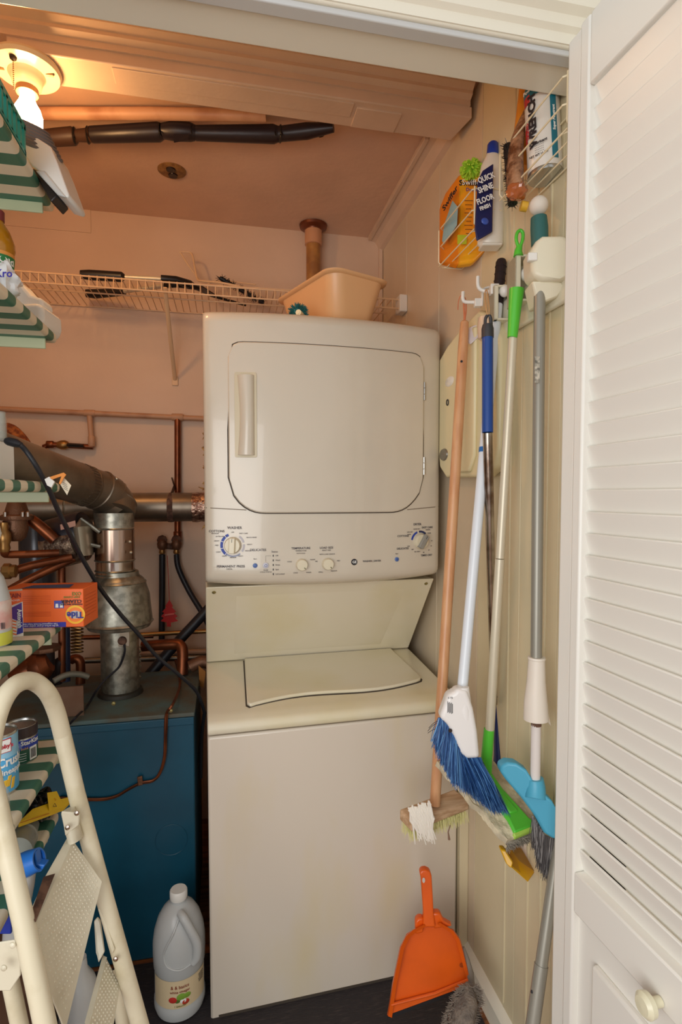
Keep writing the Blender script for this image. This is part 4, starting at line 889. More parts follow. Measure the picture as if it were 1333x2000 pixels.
patch('picture_patch', .24, .36, .50, .70, M('patch blue', (70, 80, 170), .4)); 
for s_ in (.27, .325): obj('picture_cup', G().prism([bp_(s_-.02, .52, .001), bp_(s_+.02, .52, .001), bp_(s_+.014, .62, .001), bp_(s_-.014, .62, .001)], fn*.0003), inkw, bx)
om2 = M('print dark orange', (180, 60, 16), .5)
for r_ in range(9):
    t = .30+r_*.035 if r_ < 4 else .62+(r_-4)*.05; patch('text_line', .40, .92-.03*(r_ % 3), t, t+.006, om2)
text('Tide oxygenated formula helps remove', .0050, bp_(.55, .10), -fx, -Z, inkw, bx); text('on the surface of your washer over time', .0050, bp_(.55, .05), -fx, -Z, inkw, bx)
for r_ in range(7):
    a_ = bA+ez*(.25+.09*r_)+ey*.12-ex.normalized()*.0008; b_ = bA+ez*(.25+.09*r_)+ey*.85-ex.normalized()*.0008; obj('text_line', G().add([a_, b_, b_+Z*.0006, a_+Z*.0006], [(0, 1, 2, 3)]), om2, bx)
obj('top_print', G().add([bA+ez*1.008+ex*a+ey*b for a, b in ((.2, .15), (.8, .15), (.75, .6), (.25, .7))], [(0, 1, 2, 3)]), M('top print blue', (60, 80, 120), .5), bx)
sb0 = at(46, 1240, 1.13); sb0.z = zt4; q = (sb0-CAMP); q.z = 0; q.normalize(); q2 = Vector((q.y, -q.x, 0))
sbx = thing('stain_bar_box', 'slim orange purple and white stain bar box standing at the orange box end', 'box', sb0-q2*.015)
obj('box_body', G().obox(sb0-q2*.016+q*.012+Z*.047, q2*.016, q*.012, Z*.047), paper, sbx, bevel=.001)
def sp_(a, b, o=.0008): return sb0-q2*.032*(1-a)+Z*.094*b - Vector((q2.y*-1, q2.x, 0))*0 - q*o
def spatch(name, poly, m, o=.001): return obj(name, G().prism([sp_(a, b, o) for a, b in poly], -q*.0003), m, sbx)
spatch('orange_band', [(0, .66), (1, .76), (1, 1), (0, 1)], omm); spatch('purple_band', [(.35, .42), (.95, .30), (.95, .74), (.35, .64)], M('purple print', (84, 40, 140), .4))
spatch('blue_band', [(.62, .05), (.98, .08), (.98, .42), (.75, .36)], M('blue violet', (50, 50, 160), .4))
for k in range(6): spatch('orange_stripe', [(.2, .10+.07*k), (.62, .04+.07*k), (.62, .065+.07*k), (.2, .125+.07*k)], omm, .0008)
text('STAIN', .0125, sp_(.5, .90, .002), q2, Z+q2*.12, M('print red brown', (150, 40, 20), .4), sbx, bold=.03, squeeze=.8); text('REMOVER', .005, sp_(.5, .80, .002), q2, Z, inkw, sbx)
text('Astonish', .011, sp_(.80, .40, .0025), -Z, q2, inkw, sbx, bold=.02); text('BAR', .009, sp_(.28, .52, .0025), -Z, q2, M('print red brown', (150, 40, 20), .4), sbx, bold=.02)
mb = at(-19, 1262, 1.06); mb.z = zt4
mbt = thing('milky_bottle', 'milky spray bottle of pale yellow liquid at the left end of the fourth shelf', 'bottle', mb)
obj('bottle_body', G().lathe([(.032, 0), (.036, .006), (.037, .035), (.036, .09), (.026, .13), (.014, .15), (.012, .175)], mb, Z, 28), milk, mbt)
obj('liquid', G().lathe([(.0375, .004), (.0382, .028)], mb, Z, 28), M('lime liquid', (206, 206, 80), .2), mbt)
obj('label', G().lathe([(.0378, .034), (.0372, .088)], mb, Z, 28), M('faded pink label', (214, 160, 152), .5, rgb2=(220, 200, 190), scale=30), mbt)
obj('spray_head', G().lathe([(.016, .172), (.018, .18), (.020, .20), (.024, .215), (.02, .235), (0, .24)], mb, Z, 20), white, mbt)
for k in range(7): obj('barcode_bar', G().obox(mb+Z*.042+(vd*.86+sd*.5)*.038+sd*(k*.0013-.002), sd*.0004, vd*.0002, Z*.006), inkd, mbt)
# tins on shelf five
zt5 = .768
def tin(px, d, r, h, bands, label, py=1530):
    c = at(px, py, d); c.z = zt5; t = thing('food_tin', label, 'tin', c)
    obj('can_body', G().lathe([(r*.97, 0), (r, .002), (r, h-.002), (r*.97, h), (r*.93, h-.004), (0, h-.004)], c, Z, 32), M('tin metal', (190, 190, 186), .25, metal=.9), t)
    for z0, z1, m in bands: obj('label_band', G().lathe([(r*1.012, z0*h), (r*1.012, z1*h)], c, Z, 32), m, t)
    v = CAMP-c; v.z = 0; v.normalize(); s = Z.cross(v); return t, c, v, s
lb_ = M('label sky blue', (90, 176, 226), .4); yl = M('pineapple yellow', (238, 190, 60), .45)
t1, c1, v1, s1 = tin(-6, 1.07, .037, .118, ((.05, .62, lb_), (.62, .96, M('label light blue', (150, 206, 236), .4))), 'blue labelled crushed pineapple tin on the fifth striped shelf')
text('Crushed', .024, c1+Z*.066-s1*.008, s1, Z, inkw, t1, cyl=(c1, .0375), bold=.03, squeeze=.85, align='LEFT'); text('Pineapple', .015, c1+Z*.047, s1, Z, inkw, t1, cyl=(c1, .0375), bold=.02, align='LEFT')
obj('label_panel', G().obox(c1+Z*.098+(v1*.93+s1*.36)*.0372, (s1*.93-v1*.36)*.012, (v1*.93+s1*.36)*.001, Z*.013), M('panel red', (190, 40, 50), .5), t1)
obj('label_panel', G().obox(c1+Z*.098+(v1*.93+s1*.36)*.0380, (s1*.93-v1*.36)*.0105, (v1*.93+s1*.36)*.001, Z*.0115), inkw, t1)
text("Libby's", .011, c1+Z*.098+(v1*.93+s1*.36)*.0392, s1*.93-v1*.36, Z, M('print crimson', (190, 30, 50), .5), t1, bold=.02)
for k in range(5):
    a = -.1+.22*k; nn = v1*math.cos(a)+s1*math.sin(a); obj('pineapple_print', G().obox(c1+Z*(.022+.006*(k % 2))+nn*.0372, (Z.cross(nn))*.0035, nn*.0008, Z*.010+Z.cross(nn)*.002), yl, t1, bevel=.001)
nn = v1*math.cos(.02)+s1*math.sin(.02); obj('starburst', G().lathe([(0, 0), (.009, 0), (.009, .0006)], c1+Z*.040+nn*.0375, nn, 10), M('burst red', (220, 90, 70), .5), t1)
t2, c2, v2, s2 = tin(41, 1.20, .033, .078, ((.04, .40, M('label dark green', (30, 84, 62), .4)), (.40, .66, M('label blue', (40, 66, 176), .4)), ), 'half height blue and green tin with a dark rim behind the pineapple tin', 1480)
obj('dark_rim', G().lathe([(.0333, .055), (.0336, .057), (.0335, .0775), (.0315, .0775), (.0315, .06)], c2, Z, 32), M('smoky rim', (64, 50, 50), .35), t2)
text('StarKist', .0125, c2+Z*.0455, s2, Z, inkw, t2, cyl=(c2, .0335), bold=.03, align='LEFT'); text('Solid', .007, c2+Z*.034+s2*.002, s2, Z, yl, t2, cyl=(c2, .0335), align='LEFT')
nn = v2*math.cos(.75)+s2*math.sin(.75); obj('barcode_panel', G().obox(c2+Z*.020+nn*.0335, Z.cross(nn)*.0085, nn*.0006, Z*.014), inkw, t2)
for k in range(7): obj('barcode_bar', G().obox(c2+Z*.020+nn*.0343+Z.cross(nn)*(k*.0019-.006), Z.cross(nn)*.0005, nn*.0002, Z*.010), inkd, t2)
nn = v2*math.cos(-.1)+s2*math.sin(-.1); obj('fish_print', G().sphere(c2+Z*.040+nn*.0322, .006, 12, (1, 1, 1.3)), M('fish print blue', (110, 130, 200), .5), t2)
for k in range(4): obj('print_line', G().tube([c2+Z*(.008+.005*k)+(v2*math.cos(a)+s2*math.sin(a))*.0337 for a in (-.3, -.1, .1, .3)], .0005, 5), inkw, t2)
gj2 = at(-6, 1562, .98); gj2.z = zt5
j2 = thing('nut_jar', 'small glass jar of orange nuts at the left edge of the fifth shelf', 'jar', gj2)
obj('jar_body', G().lathe([(.018, 0), (.020, .004), (.020, .04), (.016, .05)], gj2, Z, 20), glassm, j2); obj('nuts', blob(gj2+Z*.018, (.017, .017, .015), 14, .3, 3), M('nut orange', (196, 110, 60), .6), j2)
# shelf six: bin bag box, tub, blue capped bottle
zt6 = .640
bb = thing('bin_bag_box', 'torn yellow box of black bin bags on the lowest striped shelf', 'box', at(95, 1590, 1.2))
ymat = M('box yellow', (226, 186, 30), .45)
def q6(lst): return [at(*p) for p in lst]
obj('box_flap', G().prism(q6([(92, 1549, 1.17), (110, 1546, 1.20), (125, 1577, 1.19), (96, 1584, 1.15)]), FW*.002), ymat, bb)
obj('box_edge', G().prism(q6([(36, 1606, 1.08), (96, 1584, 1.15), (125, 1577, 1.19), (124, 1583, 1.19), (96, 1594, 1.15), (36, 1616, 1.08)]), FW*.05), ymat, bb)
obj('box_print', G().tube([at(40, 1607, 1.078), at(96, 1589, 1.148)], .0008, 5), M('print orange dark', (190, 110, 20), .5), bb)
text('bags', .008, at(104, 1560, 1.180), RT+UP*-.05, UP, M('print orange dark', (190, 110, 20), .5), bb)
obj('recycle_mark', G().tube([at(107+4*math.cos(a*2.094+.5), 1573+4*math.sin(a*2.094+.5), 1.166) for a in range(3)], .0007, 5, closed=True), inkd, bb)
cbg = at(74, 1580, 1.16); obj('black_bags', blob((cbg.x-.012, cbg.y+.03, .672), (.036, .045, .032), 44, .4, 12), M('black film', (14, 14, 18), .18), bb)
tb_ = thing('plastic_tub', 'grey translucent plastic tub lying on the lowest striped shelf', 'tub', at(40, 1660, 1.05))
tubm = M('grey translucent', (150, 152, 142), .3)
tA, tB = at(52, 1612, 1.16), at(30, 1668, 1.04)
obj('tub_body', G().tube([tA, tA.lerp(tB, .5), tA.lerp(tB, .55), tB], [.024, .026, .0275, .029], 28), tubm, tb_)
obj('tub_rim', G().lathe([(.027, -.003), (.0295, 0), (.027, .003)], tA.lerp(tB, .5), tB-tA, 28), tubm, tb_)
bc = thing('blue_cap_bottle', 'clear bottle with torn blue cap standing below the lowest shelf', 'bottle', at(45, 1790, 1.02))
bT, bB = at(58, 1682, 1.0), at(30, 1850, 1.04)
obj('bottle_body', G().tube([at(52, 1700, 1.0), at(45, 1730, 1.01), at(30, 1800, 1.03), at(25, 1850, 1.04)], [.016, .019, .020, .018], 20), milk, bc)
bl = M('blue cap', (44, 120, 214), .35)
obj('cap', G().lathe([(.021, -.022), (.0215, .0), (.019, .022), (.016, .022), (.0175, -.02)], at(55, 1686, .995), RT*.75+UP*.3, 24), bl, bc)
obj('cap_spout', G().prism(ap([(68, 1664, ), (72, 1688), (88, 1690), (80, 1703), (68, 1706), (62, 1690)], .99), FW*.018), bl, bc, bevel=.002)
obj('bottle_label', G().obox(at(10, 1790, .99), RT*.012, FW*.003, UP*.03), M('label blue', (40, 66, 176), .4), bc, bevel=.002)
tag(obj('shelf_stand', G().box(-.50, -.37, .96, 1.26, 0, .42), M('brown cardboard box', (96, 64, 46), .8), bevel=.004), 'plain brown cardboard box on the floor under the striped shelves', 'box')

# ================================================================ STEP LADDER
ld = thing('step_ladder', 'folded cream metal step stool leaning at the left with dimpled treads', 'step ladder', at(180, 1990, .9))
def dto(px, py, a, b):   # interpolate depth between two (py, d)
    return a[1]+(b[1]-a[1])*(py-a[0])/(b[0]-a[0])
rd = lambda py: 1.00-.03*(py-1440)/560
ptsR = [at(118, 1425, .985), at(150, 1552, rd(1552)), at(190, 1700, rd(1700)), at(232, 1852, rd(1852)), at(273, 2000, rd(2000))]
dirr = (ptsR[-1]-ptsR[-2]); footR = ptsR[-1]+dirr*((ptsR[-1].z-.012)/-dirr.z)
arch = [at(-22, 1500, .82), at(-14, 1430, .83), at(4, 1372, .85), at(30, 1338, .88), at(62, 1330, .92), at(92, 1352, .95), at(110, 1390, .975), at(122, 1435, .99)]
obj('top_hoop', G().tube(arch, .0145, 16, smooth=6), ladm, ld)
obj('side_rail', G().tube([arch[-1]]+ptsR[1:]+[footR], .0145, 16), ladm, ld)
ptsL = [at(-22, 1500, .82), at(5, 1620, .815), at(46, 1800, .80), at(88, 2000, .79)]; dl = ptsL[-1]-ptsL[-2]; footL = ptsL[-1]+dl*((ptsL[-1].z-.012)/-dl.z)
obj('side_rail', G().tube(ptsL+[footL], .0145, 16), ladm, ld)
rl = [at(18, 1905, .86), at(38, 2000, .86)]; d_ = rl[1]-rl[0]; obj('rear_rail', G().tube([rl[0]-d_*.3, rl[1], rl[1]+d_*(rl[1].z-.012)/-d_.z], .0125, 14), ladm, ld)
rl = [at(228, 1900, 1.03), at(240, 2000, 1.03)]; d_ = rl[1]-rl[0]; obj('rear_rail', G().tube([rl[0], rl[1], rl[1]+d_*(rl[1].z-.012)/-d_.z], .012, 14), ladm, ld)
for f in (footR, footL): obj('rubber_foot', G().lathe([(.019, -.012), (.019, .02), (.016, .024)], f, Z, 16), dark, ld)
# treads
def tread(c4, th, name='tread', rows=14, cols=22, marg=.07):
    a, b, c, d = c4; n = (b-a).cross(d-a).normalized()
    if n.dot(CAMP-a) < 0: n = -n
    s = obj(name, G().shell(lambda u, v: a.lerp(b, u).lerp(d.lerp(c, u), v), 8, 12, -n*th), ladm2, ld)
    g = G()
    for i in range(rows):
        for j in range(cols):
            u = marg+(1-2*marg)*(i+.5*(j % 2))/rows; v = .04+.92*j/cols
            p = (a.lerp(b, u)).lerp(d.lerp(c, u), v)
            g.add([p+(b-a).normalized()*.0021, p+(d-a).normalized()*.0021, p-(b-a).normalized()*.0021, p-(d-a).normalized()*.0021, p+n*.0018], [(0, 1, 4), (1, 2, 4), (2, 3, 4), (3, 0, 4)])
    stuff(obj('dimples', g, M('dimple cream', (230, 222, 200), .3), s)); return s, n
TA, TB, TC, TD = at(143, 1642, .955), at(199, 1722, .95), at(128, 2012, .84), at(58, 1830, .80)
t_, n_ = tread([TA, TB, TC, TD], .003)
obj('tread_lip', G().prism([TA, TD, at(48, 1806, .815), at(88, 1712, .88), at(132, 1635, .97)], FW*.003), ladm2, ld, bevel=.002)
obj('rust_patch', G().prism([at(108, 1706, .885), at(70, 1800, .80), at(62, 1782, .81), at(86, 1712, .875)], -FW*.002), rust, ld)
g = G(); g.tube([at(133, 1582, .97), at(148, 1640, .965)], [.018, .020], 20, flat=.6); cu_ = obj('rail_clamp', g, ladm2, ld)
obj('clamp_plate', G().prism([at(119, 1585, .945), at(155, 1588, .955), at(154, 1612, .955), at(127, 1634, .945)], FW*.004), ladm2, ld, bevel=.004)
for a in ((150, 1588, .95), (132, 1616, .94), (25, 1846, .785), (8, 1890, .785), (226, 1873, .955)): obj('rivet', G().lathe([(.0045, 0), (.0042, .0015), (.002, .0028), (0, .003)], at(*a), -FW, 14), steel if a[0] > 100 else ladm2, ld)
obj('lower_bracket', G().prism([at(-8, 1842, .80), at(28, 1836, .80), at(40, 1850, .80), at(40, 1905, .80), at(20, 1936, .80), at(-8, 1936, .80)], FW*.003), ladm2, ld, bevel=.005)
TA, TB, TC, TD = at(208, 1872, .98), at(235, 1925, .97), at(212, 2060, .88), at(172, 2010, .86)
tread([TA, TB, TC, TD], .003, rows=8, cols=14)
obj('tread_lip', G().prism([TA, TD, at(165, 1998, .87), at(200, 1868, .99)], FW*.003), ladm2, ld, bevel=.002)
obj('fold_link', G().prism([at(183, 1800, 1.0), at(190, 1792, 1.0), at(196, 1800, 1.0), at(204, 1860, .98), at(192, 1882, .98), at(188, 1860, .98)], FW*.004), ladm2, ld, bevel=.003)
obj('fold_link', G().prism([at(190, 1775, .97), at(197, 1775, .97), at(224, 1855, .96), at(219, 1865, .96)], FW*.004), ladm, ld, bevel=.002)
# bottle standing behind the ladder
bk = at(158, 1985, 1.22); bk.z = .006
b2 = thing('detergent_bottle', 'tall translucent bottle with dark green base behind the step stool', 'bottle', bk)
obj('bottle_body', G().lathe([(.040, 0), (.045, .006), (.045, .19), (.040, .235), (.030, .27), (.016, .295), (.014, .32)], bk, Z, 28), milk, b2)
obj('green_band', G().lathe([(.0455, .030), (.0455, .065)], bk, Z, 28), M('dark green print', (16, 70, 58), .4), b2)
obj('label', G().lathe([(.0455, .066), (.0457, .125)], bk, Z, 28), M('grey green label', (126, 136, 120), .5), b2)
obj('base_ring', G().lathe([(.044, .0), (.0455, .012)], bk, Z, 28), M('pale blue base', (150, 176, 196), .4), b2)
# vinegar jug
jc = pl(352, 1958, 2, .007); jr_ = .0645
vj = thing('vinegar_jug', 'milky plastic gallon jug of white vinegar on the floor before the boiler', 'jug', jc)
jug = [(.050, 0), (.060, .004), (jr_, .018), (jr_, .035), (.0625, .04), (.0625, .115), (jr_, .12), (.066, .15), (.066, .18), (.062, .21), (.053, .24), (.040, .262), (.026, .275), (.020, .279), (.0185, .290)]
obj('jug_body', G().lathe(jug, jc, Z, 40), milk, vj)
obj('cap', G().lathe([(.0215, .286), (.0225, .289), (.0225, .305), (.020, .309), (0, .309)], jc+RT*.0, Z, 24), white, vj)
vv = CAMP-jc; vv.z = 0; vv.normalize(); sv = Z.cross(vv)
hp = lambda a, h, r: jc+(vv*math.cos(a)+sv*math.sin(a))*r+Z*h
obj('grip', G().tube([hp(.1, .268, .034), hp(.25, .262, .050), hp(.45, .235, .064), hp(.62, .20, .073), hp(.62, .165, .073), hp(.5, .148, .068)], [.010, .011, .011, .0115, .011, .008], 14, smooth=5), milk, vj)
obj('recess_edge', G().tube([hp(0, .262, .044), hp(-.25, .235, .060), hp(-.5, .205, .0655), hp(-.6, .18, .0665), hp(-.45, .155, .067), hp(0, .145, .0675), hp(.45, .15, .0675)], .0022, 8, smooth=5), milk, vj)
lbm = M('vinegar label', (226, 204, 164), .5)
g = G(); g.grid(lambda a, b: hp(-1.25+2.5*a, .042+.072*b+.012*(a-.5)*0, .0634), 30, 2); obj('label', g, lbm, vj)
text('& & basics', .012, jc+Z*.098, sv, Z, M('print brown red', (150, 70, 50), .5), vj, cyl=(jc, .0636), squeeze=.9); text('white vinegar', .009, jc+Z*.086, sv, Z, M('print brown red', (150, 70, 50), .5), vj, cyl=(jc, .0636))
for i, (a, z, m, r) in enumerate(((-.28, .066, M('tomato red', (196, 50, 40), .5), .008), (.05, .072, M('lettuce', (130, 170, 60), .5), .009), (.28, .072, M('lettuce', (130, 170, 60), .5), .007), (.12, .060, inkw, .006), (.22, .056, M('pepper red', (190, 60, 40), .5), .007), (-.1, .062, M('olive leaf', (90, 120, 50), .5), .005))):
    nn = vv*math.cos(a)+sv*math.sin(a); obj('food_print', G().lathe([(0, .0), (r, 0), (r*.9, .0004)], jc+Z*z+nn*.0638, nn, 12, sx=1.3), m, vj)
text('1 GALLON', .006, jc+Z*.049, sv, Z, M('print olive', (120, 130, 40), .5), vj, cyl=(jc, .0636))
for k in range(6):
    nn = vv*math.cos(.95)+sv*math.sin(.95); obj('print_line', G().obox(jc+Z*(.104-.004*k)+nn*.0638, Z.cross(nn)*(.010-.001*(k % 3)), nn*.0002, Z*.0006), inkd, vj)

# ================================================================ RIGHT SIDE: WIRE BASKETS AND BOTTLES
def wbasket(name, label, y0, y1, x0, z0, z1):
    o = thing(name, label, 'wire basket', ((x0+XW)/2, (y0+y1)/2, z0), group=None)
    g = G(); xw_ = XW-.006
    for z in (z0, (z0+z1)/2, z1):
        obj('hoop_wire', G().tube([(xw_, y0, z), (x0+.015, y0, z), (x0, y0+.015, z), (x0, y1-.015, z), (x0+.015, y1, z), (xw_, y1, z)], .0018, 6, smooth=0), wirew, o)
    for i in range(4):
        x = x0+(xw_-x0)*i/3; obj('floor_wire', G().tube([(x, y0, z0), (x, y1, z0)], .0015, 6), wirew, o)
    for y in (y0, y1): obj('end_wire', G().tube([(xw_, y, z0), (x0+.012, y, z0), (x0, y, z0+.012), (x0, y, z1)], .0022, 6), wirew, o)
    for z in (z0, z1): obj('back_wire', G().tube([(xw_, y0, z), (xw_, y1, z)], .0018, 6), wirew, o)
    return o
wbasket('wire_basket', 'cream wire wall basket holding the yellow duster pack', 1.25, 1.475, .585, 1.972, 2.07)
wbasket('wire_basket', 'cream wire wall basket nearest the door holding the white spray can', .885, 1.126, .585, 1.974, 2.07)
# duster pack
Yd = Vector((0, 1, 0))
dp = thing('duster_pack', 'yellow and orange plastic pack of dusting cloths in the far wire basket', 'pack', (.60, 1.37, 1.95))
yo = M('pack yellow', (240, 176, 28), .3, rgb2=(236, 140, 30), scale=6)
def pk(px, py, x): return pl(px, py, 0, x)
# wedge shaped pack: front face (towards the camera) and side
P0 = [pk(862, 505, .565), pk(905, 520, .60), pk(948, 470, .585), pk(942, 330, .600)]
fr = [at(898, 345, 1.510), at(940, 325, 1.470), at(932, 500, 1.470), at(880, 520, 1.510)]
sd_ = [at(898, 345, 1.510), at(880, 520, 1.510), at(858, 500, 1.570), at(862, 395, 1.570)]
obj('pack_front', G().prism([at(898, 340, 1.490), at(945, 322, 1.430), at(958, 480, 1.410), at(925, 512, 1.440), at(896, 516, 1.470)], FW*.03), yo, dp, bevel=.006, seg=3)
obj('pack_side', G().prism([at(899, 338, 1.490), at(897, 516, 1.470), at(862, 508, 1.540), at(862, 400, 1.560), at(872, 375, 1.550)], FW*.03), M('pack orange', (238, 140, 24), .35), dp, bevel=.005, seg=3)
obj('cloth_print', G().prism([at(884, 392, 1.488), at(895, 405, 1.462), at(893, 440, 1.462), at(868, 478, 1.508), at(864, 470, 1.516), at(868, 440, 1.512)], -FW*.001), M('print pale blue', (150, 190, 200), .5), dp)
sdir = (at(899, 360, 1.490)-at(862, 420, 1.560)).normalized()
text('Swiffer', .024, at(880, 388, 1.498), sdir, UP, inkd, dp, bold=.03, squeeze=1.0)
text('Swiffer', .020, at(918, 358, 1.438), RT, UP+RT*.2, inkd, dp, bold=.04); text('Swiffer', .020, at(923, 357, 1.434), RT, UP+RT*.2, inkw, dp, bold=.0)
text('Dusters', .012, at(925, 371, 1.436), RT, UP+RT*.2, inkb, dp, bold=.02)
for k in range(9): obj('print_line', G().obox(at(916, 392+k*8, 1.442), RT*(.011-.002*(k % 3)), FW*.0004, UP*.0008), M('print brown', (120, 80, 30), .5), dp)
obj('pack_window', G().obox(at(903, 468, 1.445), RT*.012, FW*.001, UP*.012), M('print lime', (190, 200, 40), .5), dp)
# lime duster head above pack
ldh = thing('microfibre_duster', 'lime green fluffy microfibre duster behind the yellow pack', 'duster', at(920, 340, 1.45))
random.seed(2); g = G(); cl_ = at(921, 328, 1.44)
for k in range(150):
    d = Vector((random.gauss(0, 1), random.gauss(0, 1), random.gauss(0, 1))).normalized(); e = cl_+Vector((d.x*.030, d.y*.03, d.z*.024)); g.tube([cl_, e*.6+cl_*.4, e+Vector((0, 0, -.004))], [.003, .0035, .002], 5)
stuff(obj('fibres', g, M('lime fibre', (178, 222, 60), .8), ldh)); 
# floor finish bottle
ff = thing('floor_finish_bottle', 'white bottle with royal blue cap and dark blue label in the far wire basket', 'bottle', at(960, 470, 1.30))
fa, fb2 = at(963, 300, 1.355), at(958, 482, 1.335)
axf = (fa-fb2).normalized()
hgt = (fa-fb2).length
obj('bottle_body', G().lathe([(.022, 0), (.027, .006), (.028, hgt*.72), (.024, hgt*.86), (.014, hgt*.97), (.012, hgt)], fb2, axf, 28, sx=1.15, sy=.8, xdir=RT), M('bottle white', (232, 226, 212), .3), ff)
obj('cap', G().lathe([(.0135, hgt-.005), (.0145, hgt), (.0135, hgt+.022), (.011, hgt+.026), (0, hgt+.027)], fb2, axf, 20), M('royal blue', (24, 60, 160), .35), ff)
rr_ = RT; fnn = -FW
lc = at(949, 395, 1.203)
obj('label', G().prism([at(934, 352, 1.305), at(944, 332, 1.303), at(965, 318, 1.303), at(963, 452, 1.295), at(932, 470, 1.295), at(928, 445, 1.299)], FW*.006), M('label midnight', (24, 32, 84), .4), ff, bevel=.003)
for s, sz, a, b in (('QUICK', .018, 950, 348), ('SHINE', .019, 949, 368), ('FLOOR', .018, 948, 390), ('FINISH', .0125, 948, 405)):
    text(s, sz, at(a, b, 1.289), RT*.85+UP*.34, UP, inkw, ff, bold=.03, squeeze=.72)
obj('label_print', G().sphere(at(948, 432, 1.295), .008, 12, (1.2, .3, 1)), M('print blue', (60, 90, 180), .4), ff)
obj('bottle_foot', G().obox(fb2-axf*.0+FW*.0, RT*.025, Vector((FW.x, FW.y, 0))*.02, axf*.004), M('bottle white', (232, 226, 212), .3), ff, bevel=.004)
# spray can, amber packet, black brush and orange bottle in the near basket
sc0 = at(1066, 345, 1.11); sct = at(1058, 178, 1.11); axs = (sct-sc0).normalized(); hs_ = (sct-sc0).length; rs = .0335
cn_ = thing('spray_can', 'white and teal spray can behind the near basket wires', 'spray can', sc0)
obj('can_body', G().lathe([(rs*.96, 0), (rs, .003), (rs, hs_), (rs*.7, hs_+.015), (0, hs_+.02)], sc0, axs, 32), M('can white', (228, 222, 212), .3), cn_)
obj('bottom_rim', G().lathe([(rs*1.03, -.002), (rs*1.04, .002), (rs*1.0, .006)], sc0, axs, 32), M('tin metal', (190, 190, 186), .25, metal=.9), cn_)
obj('base', G().lathe([(0, .008), (rs*.8, .006), (rs*.97, -.001)], sc0, axs, 32), M('can base tan', (150, 130, 110), .4, metal=.5), cn_)
tealp = M('label teal', (20, 110, 130), .35)
v3 = (CAMP-sc0); v3 = (v3-axs*v3.dot(axs)).normalized(); s3 = axs.cross(v3)
CANREF = 1
def can_patch(a0, a1, z0, z1, m, o=.0006):
    g = G(); g.grid(lambda a, b: sc0+axs*(z0+(z1-z0)*b)*hs_+(v3*math.cos(a0+(a1-a0)*a)+s3*math.sin(a0+(a1-a0)*a))*(rs+o), 10, 1); return obj('label_patch', g, m, cn_)
can_patch(.45, .85, .10, 1.0, tealp); can_patch(-1.4, 1.5, .86, 1.0, tealp)
can_patch(-1.3, -.7, .80, .9, M('label red', (176, 40, 44), .4), .0009); can_patch(-1.3, -1.05, .35, .55, M('label red', (176, 40, 44), .4), .0009)
text('WRENCH', .020, sc0+axs*hs_*.56, axs, -s3, inkd, cn_, bold=.05, squeeze=1.15, cyl=None, offset=rs+.001) if False else None
def cantext(s, size, ang, z, m, along=True, bold=.03, squeeze=1):
    nn = v3*math.cos(ang)+s3*math.sin(ang); tt = axs.cross(nn)
    return text(s, size, sc0+axs*hs_*z+nn*(rs+.0008), axs if along else tt, -tt if along else axs, m, cn_, bold=bold, squeeze=squeeze)
cantext('WRENCH', .0215, -.55, .57, inkd, bold=.05, squeeze=1.1); cantext('LIQUID', .010, -.95, .5, M('print crimson', (190, 30, 50), .5)); cantext('Super Penetrant', .0075, .62, .55, inkw); cantext('Power', .010, -.75, .94, inkw, False)
cantext('& Lubricant', .0075, -.3, .30, inkd, False); cantext('NET WT 11 OZ', .0055, -.3, .16, inkd, False)
for k in range(4): cantext('- - - - - -', .005, -.25, .27-.025*k, ink, False)
am = thing('amber_packet', 'crumpled clear packet with amber contents left of the spray can', 'packet', at(1010, 385, 1.10))
filmc = M('amber wrinkled film', (190, 140, 104), .12, rgb2=(112, 66, 40), scale=45, coat=.6, bump=1, bscale=70, alpha=.8)
pm = at(1015, 305, 1.13)
obj('wrapper', G().tube([at(1008, 375, 1.12), at(1006, 340, 1.13), at(1008, 290, 1.14), at(1018, 250, 1.15), at(1030, 215, 1.16)], [.020, .023, .021, .016, .008], 16, smooth=3, flat=.7), filmc, am)
obj('contents', blob(at(1010, 374, 1.11), (.022, .02, .017), 24, .35, 7), M('amber gel', (176, 96, 52), .15, coat=.8), am)
ob = thing('orange_bottle', 'orange bottle standing behind the spray can by the header', 'bottle', at(1025, 300, 1.2)); obj('bottle_body', G().tube([at(1018, 330, 1.2), at(1022, 250, 1.2), at(1028, 170, 1.2)], [.016, .018, .014], 16), M('orange tan', (222, 140, 40), .35), ob)
kb = thing('black_brush', 'black bristled brush beside the amber packet in the near basket', 'brush', at(1000, 400, 1.13))
random.seed(8); g = G(); kA, kB = at(993, 285, 1.15), at(1002, 398, 1.13)
for k in range(520):
    t = random.random(); c = kA.lerp(kB, t); d = Vector((random.gauss(0, 1), random.gauss(0, 1), random.gauss(0, .7))).normalized(); g.tube([c, c+d*random.uniform(.010, .019)], [.0012, .0004], 3)
stuff(obj('bristles', g, dark, kb)); obj('brush_core', G().tube([kA, kB], .010, 10), dark, kb); obj('brush_cap', G().tube([at(1018, 402, 1.12), at(1030, 404, 1.12)], .010, 10), M('yellow cap', (220, 170, 50), .4), kb)

